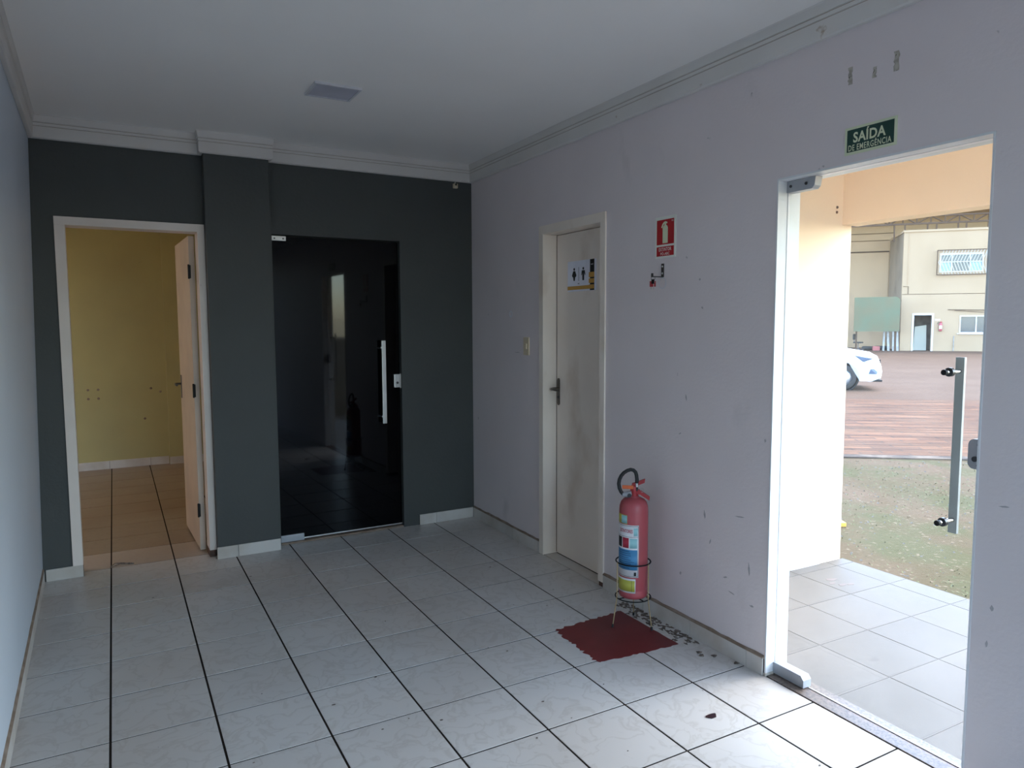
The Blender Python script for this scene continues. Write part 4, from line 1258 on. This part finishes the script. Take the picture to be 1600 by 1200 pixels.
for (a, b, c, d, m_) in ((1.88, 2.36, 4.42, 4.90, 'skyglass'), (2.42, 3.24, 4.42, 4.90, 'farglass'), (3.30, 3.84, 4.42, 4.90, 'skyglass'), (1.88, 2.36, 4.95, 5.30, 'farglass'), (2.42, 3.24, 4.95, 5.30, 'farglass'), (3.30, 3.84, 4.95, 5.30, 'farglass')):
    MB().box(a, b, 0.02, 0.03, c, d).build('pane', m_, uf)
gf = MB()
for a in ((1.64, 1.68, 4.20, 5.58), (4.04, 4.08, 4.20, 5.58), (1.68, 4.04, 4.20, 4.24), (1.68, 4.04, 5.54, 5.58)):
    gf.box(a[0], a[1], -0.16, -0.12, a[2], a[3])
gf = gf.build('window_grille', 'steel', WH)
for k in range(16):
    x = 1.72 + k * 0.15
    MB().tube([(x, -0.14, 4.91), (min(x + 0.24, 4.04), -0.14, 5.54)], 0.012, 5).build('bar', 'whiteframe', gf)
    MB().tube([(x, -0.14, 4.91), (min(x + 0.24, 4.04), -0.14, 4.24)], 0.012, 5).build('bar', 'whiteframe', gf)
pp2 = MB().tube([(2.65, -0.03, 0.0), (2.65, -0.03, 0.85)], 0.02, 6).build('drain_pipe', 'plank', WH)
MB().tube([(2.30, -0.06, 2.30), (5.0, -0.06, 2.24)], 0.018, 6).build('wall_rod', 'steel', WH)
MB().tube([(2.62, -0.08, 2.25), (5.0, -0.08, 2.08)], 0.014, 6).build('wall_rod', 'steel', WH)
MB().tube([(0.30, -0.03, 3.20), (0.30, -0.03, 3.62), (0.05, -0.03, 3.62)], 0.014, 6).build('conduit', 'steel', WH)
MB().tube([(0.25, -0.03, 3.7), (0.25, -0.03, 6.6)], 0.010, 6).build('conduit', 'creamdirty', WH)
# hall walls, truss, roof
MB().box(-14, 10, 5.0, 5.2, 0.0, 9.5).build('hall_back_wall', 'creamdirty', WH)
MB().box(-14, 0.0, 4.90, 5.0, 5.98, 6.06).build('wall_ledge', 'steel', WH)
MB().box(-14, 0.0, 4.94, 5.0, 0.0, 5.98).build('hall_lower_wall', 'creamdirty', WH)
for z in (6.66, 7.10):
    MB().tube([(-14, 4.95, z), (0.2, 4.95, z + 0.06)], 0.018, 5).build('cable', 'steel', WH)
tr_ = MB().box(-14, 10, 0.55, 0.65, 7.10, 7.20).build('truss_chord', 'steel', WH)
MB().box(-14, 10, 0.55, 0.65, 7.52, 7.60).build('truss_chord', 'steel', WH)
for k in range(34):
    x = -14 + k * 0.7
    MB().tube([(x, 0.6, 7.15), (x, 0.6, 7.56)], 0.035, 4).build('truss_post', 'steel', WH)
    MB().tube([(x, 0.6, 7.15 if k % 2 else 7.56), (x + 0.7, 0.6, 7.56 if k % 2 else 7.15)], 0.035, 4).build('truss_brace', 'steel', WH)
for x in (-0.42, 0.12, 1.25, 1.70, 2.75, 3.15, 4.2, 4.7):
    MB().box(x - 0.035, x + 0.035, 0.57, 0.64, 6.70 if x > 0 else 6.2, 7.12).build('hanger_post', 'steel', WH)
MB().add([(-14, 0.7, 8.1), (12, 0.7, 8.3), (12, 5.4, 9.4), (-14, 5.4, 9.4), (-14, 0.7, 8.2), (12, 0.7, 8.4), (12, 5.4, 9.5), (-14, 5.4, 9.5)],
         [(0, 1, 2, 3), (7, 6, 5, 4), (0, 4, 5, 1), (1, 5, 6, 2), (2, 6, 7, 3), (3, 7, 4, 0)]).build('roof', 'roofsheet', WH)

WHM = Matrix.Translation((36.4, 20.7, G0)) @ Matrix.Rotation(R(-47.15), 4, 'Z')


def wh(x, y, z=0.0):
    return tuple(WHM @ Vector((x, y, z)))


WR = R(-47.15)
gb = empty('green_board', wh(-1.32, -0.6, 0.0), WR, 'faded green signboard with a clipped corner beside the warehouse block', 'signboard')
MB().prism([(-1.16, 1.10), (1.16, 1.10), (1.16, 2.80), (1.13, 2.90), (1.06, 2.98), (0.94, 3.04), (-1.16, 3.02)], -0.04, 0.04).build('board', 'greenboard', gb)
for x in (-1.0, 1.0):
    MB().box(x - 0.04, x + 0.04, 0.04, 0.12, 0.0, 2.9).build('post', 'steel', gb)
fe = empty('wall_extinguisher', wh(1.97, -0.09, 1.10), WR, 'red fire extinguisher hanging on the far warehouse wall', 'fire extinguisher')
MB().lathe([(0.0, 0.0), (0.07, 0.01), (0.08, 0.03), (0.08, 0.40), (0.06, 0.46), (0.02, 0.48), (0.0, 0.48)], (0, 0, 0), 14).build('cylinder', 'red', fe)
MB().box(-0.03, 0.07, -0.02, 0.02, 0.48, 0.54, 0.004).build('lever', 'redlever', fe)
MB().box(-0.078, 0.055, -0.086, -0.078, 0.14, 0.32).build('label', 'labelwhite', fe)
MB().tube([(-0.02, 0, 0.50), (-0.12, 0, 0.52), (-0.15, 0, 0.40)], 0.014, 6).build('hose', 'rubber', fe)
es = MB().box(-0.14, 0.10, -0.01, 0.0, 0, 0.08).build('small_notice', 'signwhite', loc=wh(1.85, -0.005, 1.70), rz=WR)
tag(es, 'small pale notice above the far wall extinguisher', 'sign')
# clutter along the warehouse
oc = empty('office_chair', wh(-2.16, -0.1, 0.0), R(20), 'worn office chair standing by the warehouse wall', 'chair')
MB().box(-0.22, 0.22, -0.22, 0.22, 0.42, 0.50, 0.03).build('seat', 'tyre', oc)
MB().box(-0.20, 0.20, 0.18, 0.25, 0.62, 0.95, 0.03).build('backrest', 'tyre', oc)
MB().tube([(0, 0.2, 0.42), (0, 0.24, 0.70)], 0.025, 8).build('back_bar', 'scrap', oc)
MB().tube([(0, 0, 0.08), (0, 0, 0.43)], 0.03, 8).build('gas_column', 'scrap', oc)
for k in range(5):
    a = k * 2 * math.pi / 5
    MB().tube([(0, 0, 0.10), (0.27 * math.cos(a), 0.27 * math.sin(a), 0.05)], 0.02, 6).tube([(0.27 * math.cos(a), 0.27 * math.sin(a), 0.05), (0.27 * math.cos(a), 0.27 * math.sin(a), 0.0)], 0.025, 6).build('leg', 'scrap', oc)
for i, (x, y, lab_) in enumerate(((-1.50, 0.9, 'worn tyre lying flat next to the office chair'), (-0.75, 1.6, 'worn tyre lying flat near the leaning planks'))):
    tag(MB().ring((0, 0, 0.11), 0.26, 0.11, 24, 10).build('tyre', 'tyre', loc=wh(x, y)), lab_, 'tyre', 'old tyres by the warehouse')
rc = empty('red_crate', wh(-1.18, 0.2, 0.0), WR, 'red plastic crate beside the tyres', 'crate')
MB().box(-0.18, 0.18, -0.14, 0.14, 0.0, 0.03).build('bottom', 'redcrate', rc)
for (a, b, c, d) in ((-0.18, 0.18, -0.14, -0.12), (-0.18, 0.18, 0.12, 0.14), (-0.18, -0.16, -0.12, 0.12), (0.16, 0.18, -0.12, 0.12)):
    MB().box(a, b, c, d, 0.03, 0.24).build('side', 'redcrate', rc)
for i, (x, w, h_, ln) in enumerate(((-0.86, 0.10, 1.25, 0.06), (-0.60, 0.12, 1.15, -0.03), (-0.37, 0.09, 1.3, 0.02), (-0.14, 0.12, 1.2, -0.02))):
    o = MB().add([(-w / 2, -0.32, 0), (w / 2, -0.32, 0), (w / 2 + ln, 0.0, h_), (-w / 2 + ln, 0.0, h_), (-w / 2, -0.27, 0), (w / 2, -0.27, 0), (w / 2 + ln, 0.05, h_), (-w / 2 + ln, 0.05, h_)],
                 [(0, 1, 2, 3), (7, 6, 5, 4), (0, 4, 5, 1), (1, 5, 6, 2), (2, 6, 7, 3), (3, 7, 4, 0)]).build('plank', 'plank', loc=wh(x, 0.10), rz=WR)
    tag(o, ['leftmost leaning plank, tilted, below the green board', 'wide short leaning plank next to the tilted one', 'tallest leaning plank below the green board', 'leaning plank nearest the cream block corner'][i], 'plank', 'planks leaning by the warehouse')

# ------------------------------------------------------------------ the white car (local +x is its nose)
CR = R(-43)
car = empty('car', (13.62, 7.22, G0), CR, 'white hatchback car parked nose to the right in the yard', 'car')
X0, X1 = -3.22, 0.82          # rear and front bumper, front axle at x=0, rear axle at -2.55


def arch(cx, r, n=10):
    return [(cx + r * math.cos(math.pi * k / n), 0.31 + r * math.sin(math.pi * k / n)) for k in range(n + 1)]


prof_ = [(0.80, 0.30), (0.82, 0.45), (0.79, 0.62), (0.70, 0.80), (0.52, 0.90), (0.10, 0.985), (-0.38, 1.03), (-3.05, 1.02), (-3.20, 0.85), (-3.22, 0.50), (-3.15, 0.26)]
prof_ += [(-2.55 - 0.36, 0.24)] + [(p[0], p[1]) for p in arch(-2.55, 0.36)[::-1]] + [(-2.55 + 0.36, 0.22)]
prof_ += [(-0.37, 0.22)] + [(p[0], p[1]) for p in arch(0.0, 0.37)[::-1]] + [(0.37, 0.23), (0.62, 0.22)]
bmc = bmesh.new()
n = len(prof_)
L_ = []
for y, sc_, in ((-0.86, 0), (-0.80, 1), (0.80, 1), (0.86, 0)):
    row = []
    for (x, z) in prof_:
        xx = x + (0.05 if (sc_ and x > 0.5) else 0) - (0.04 if (sc_ and x < -3.0) else 0)
        zz = z + (0.035 if (sc_ and z > 0.75) else 0)
        row.append(bmc.verts.new((xx, y, zz)))
    L_.append(row)
for a, b in zip(L_[:-1], L_[1:]):
    for i in range(n):
        bmc.faces.new((a[i], a[(i + 1) % n], b[(i + 1) % n], b[i]))
bmc.faces.new(L_[0][::-1])
bmc.faces.new(L_[-1])
bmesh.ops.triangulate(bmc, faces=[f for f in bmc.faces if len(f.verts) > 4])
cb = MB()
cb.bm(bmc)
body = cb.build('body', 'carwhite', car)
cab = [(-0.30, 1.03), (-0.95, 1.46), (-1.30, 1.52), (-2.30, 1.50), (-2.75, 1.38), (-3.05, 1.03)]
vs = [(x, -0.80 if z < 1.1 else -0.62, z) for x, z in cab] + [(x, 0.80 if z < 1.1 else 0.62, z) for x, z in cab]
k = len(cab)
MB().add(vs, [tuple(range(k)), tuple(range(k, 2 * k))[::-1]] + [(i, (i + 1) % k, (i + 1) % k + k, i + k) for i in range(k)]).build('cabin', 'carwhite', car)


def side_y(z, s):
    return s * (0.80 - 0.18 * (z - 1.03) / 0.45 + 0.006)


for s in (-1, 1):
    for poly in ([(-0.50, 1.06), (-0.98, 1.40), (-1.62, 1.44), (-1.62, 1.06)], [(-1.70, 1.06), (-1.70, 1.44), (-2.28, 1.42), (-2.66, 1.30), (-2.85, 1.06)]):
        a = [(x, side_y(z, s), z) for x, z in poly]
        b = [(x, side_y(z, s) - s * 0.02, z) for x, z in poly]
        q = len(poly)
        MB().add(a + b, [tuple(range(q)), tuple(range(q, 2 * q))] + [(i, (i + 1) % q, (i + 1) % q + q, i + q) for i in range(q)]).build('side_window', 'carglass', car)
    for cx in (0.0, -2.55):
        ty = MB().lathe([(0.20, -0.09), (0.29, -0.10), (0.31, -0.06), (0.31, 0.06), (0.29, 0.10), (0.20, 0.09)], (cx, s * 0.76, 0.31), 28, axis='y').build('wheel', 'tyre', car)
        al = MB().lathe([(0.0, -0.03 if s < 0 else 0.03), (0.05, s * 0.04), (0.20, s * 0.075), (0.205, s * 0.02)], (cx, s * 0.76, 0.31), 28, axis='y').build('wheel_rim', 'alloy', ty)
        MB().lathe([(0.33, -0.10), (0.365, -0.12), (0.365, 0.12), (0.0, 0.12)] if s < 0 else [(0.33, 0.10), (0.365, 0.12), (0.365, -0.12), (0.0, -0.12)], (cx, s * 0.735, 0.31), 20, axis='y').build('wheel_well', 'blackplastic', car)
    MB().add([(0.24, s * 0.868, 0.845), (0.62, s * 0.868, 0.775), (0.735, s * 0.84, 0.765), (0.775, s * 0.80, 0.69), (0.60, s * 0.868, 0.66), (0.42, s * 0.868, 0.70),
              (0.24, s * 0.78, 0.845), (0.62, s * 0.78, 0.775), (0.70, s * 0.74, 0.765), (0.74, s * 0.74, 0.69), (0.60, s * 0.78, 0.66), (0.42, s * 0.78, 0.70)],
             [(0, 1, 2, 3, 4, 5), (6, 11, 10, 9, 8, 7)] + [(i, i + 6, (i + 1) % 6 + 6, (i + 1) % 6) for i in range(6)]).build('headlamp', 'headlamp', car)
    MB().add([(0.60, s * 0.866, 0.52), (0.79, s * 0.85, 0.54), (0.74, s * 0.866, 0.40), (0.56, s * 0.866, 0.40), (0.60, s * 0.80, 0.52), (0.79, s * 0.78, 0.54), (0.74, s * 0.80, 0.40), (0.56, s * 0.80, 0.40)],
             [(0, 1, 2, 3), (7, 6, 5, 4), (0, 4, 5, 1), (1, 5, 6, 2), (2, 6, 7, 3), (3, 7, 4, 0)]).build('fog_lamp', 'headlamp', car)
MB().add([(-0.33, -0.72, 1.07), (-0.33, 0.72, 1.07), (-0.93, 0.58, 1.455), (-0.93, -0.58, 1.455), (-0.36, -0.72, 1.05), (-0.36, 0.72, 1.05), (-0.96, 0.58, 1.435), (-0.96, -0.58, 1.435)],
         [(0, 1, 2, 3), (7, 6, 5, 4), (0, 4, 5, 1), (1, 5, 6, 2), (2, 6, 7, 3), (3, 7, 4, 0)]).build('windscreen', 'carglass', car)
MB().box(0.80, 0.885, -0.55, 0.55, 0.62, 0.74, 0.01).build('grille', 'blackplastic', car)
MB().box(0.62, 0.875, -0.84, 0.84, 0.215, 0.26, 0.01).build('lower_lip', 'blackplastic', car)
MB().box(-0.55, -0.38, -0.98, -0.80, 1.04, 1.16, 0.03).build('door_mirror', 'carwhite', car)
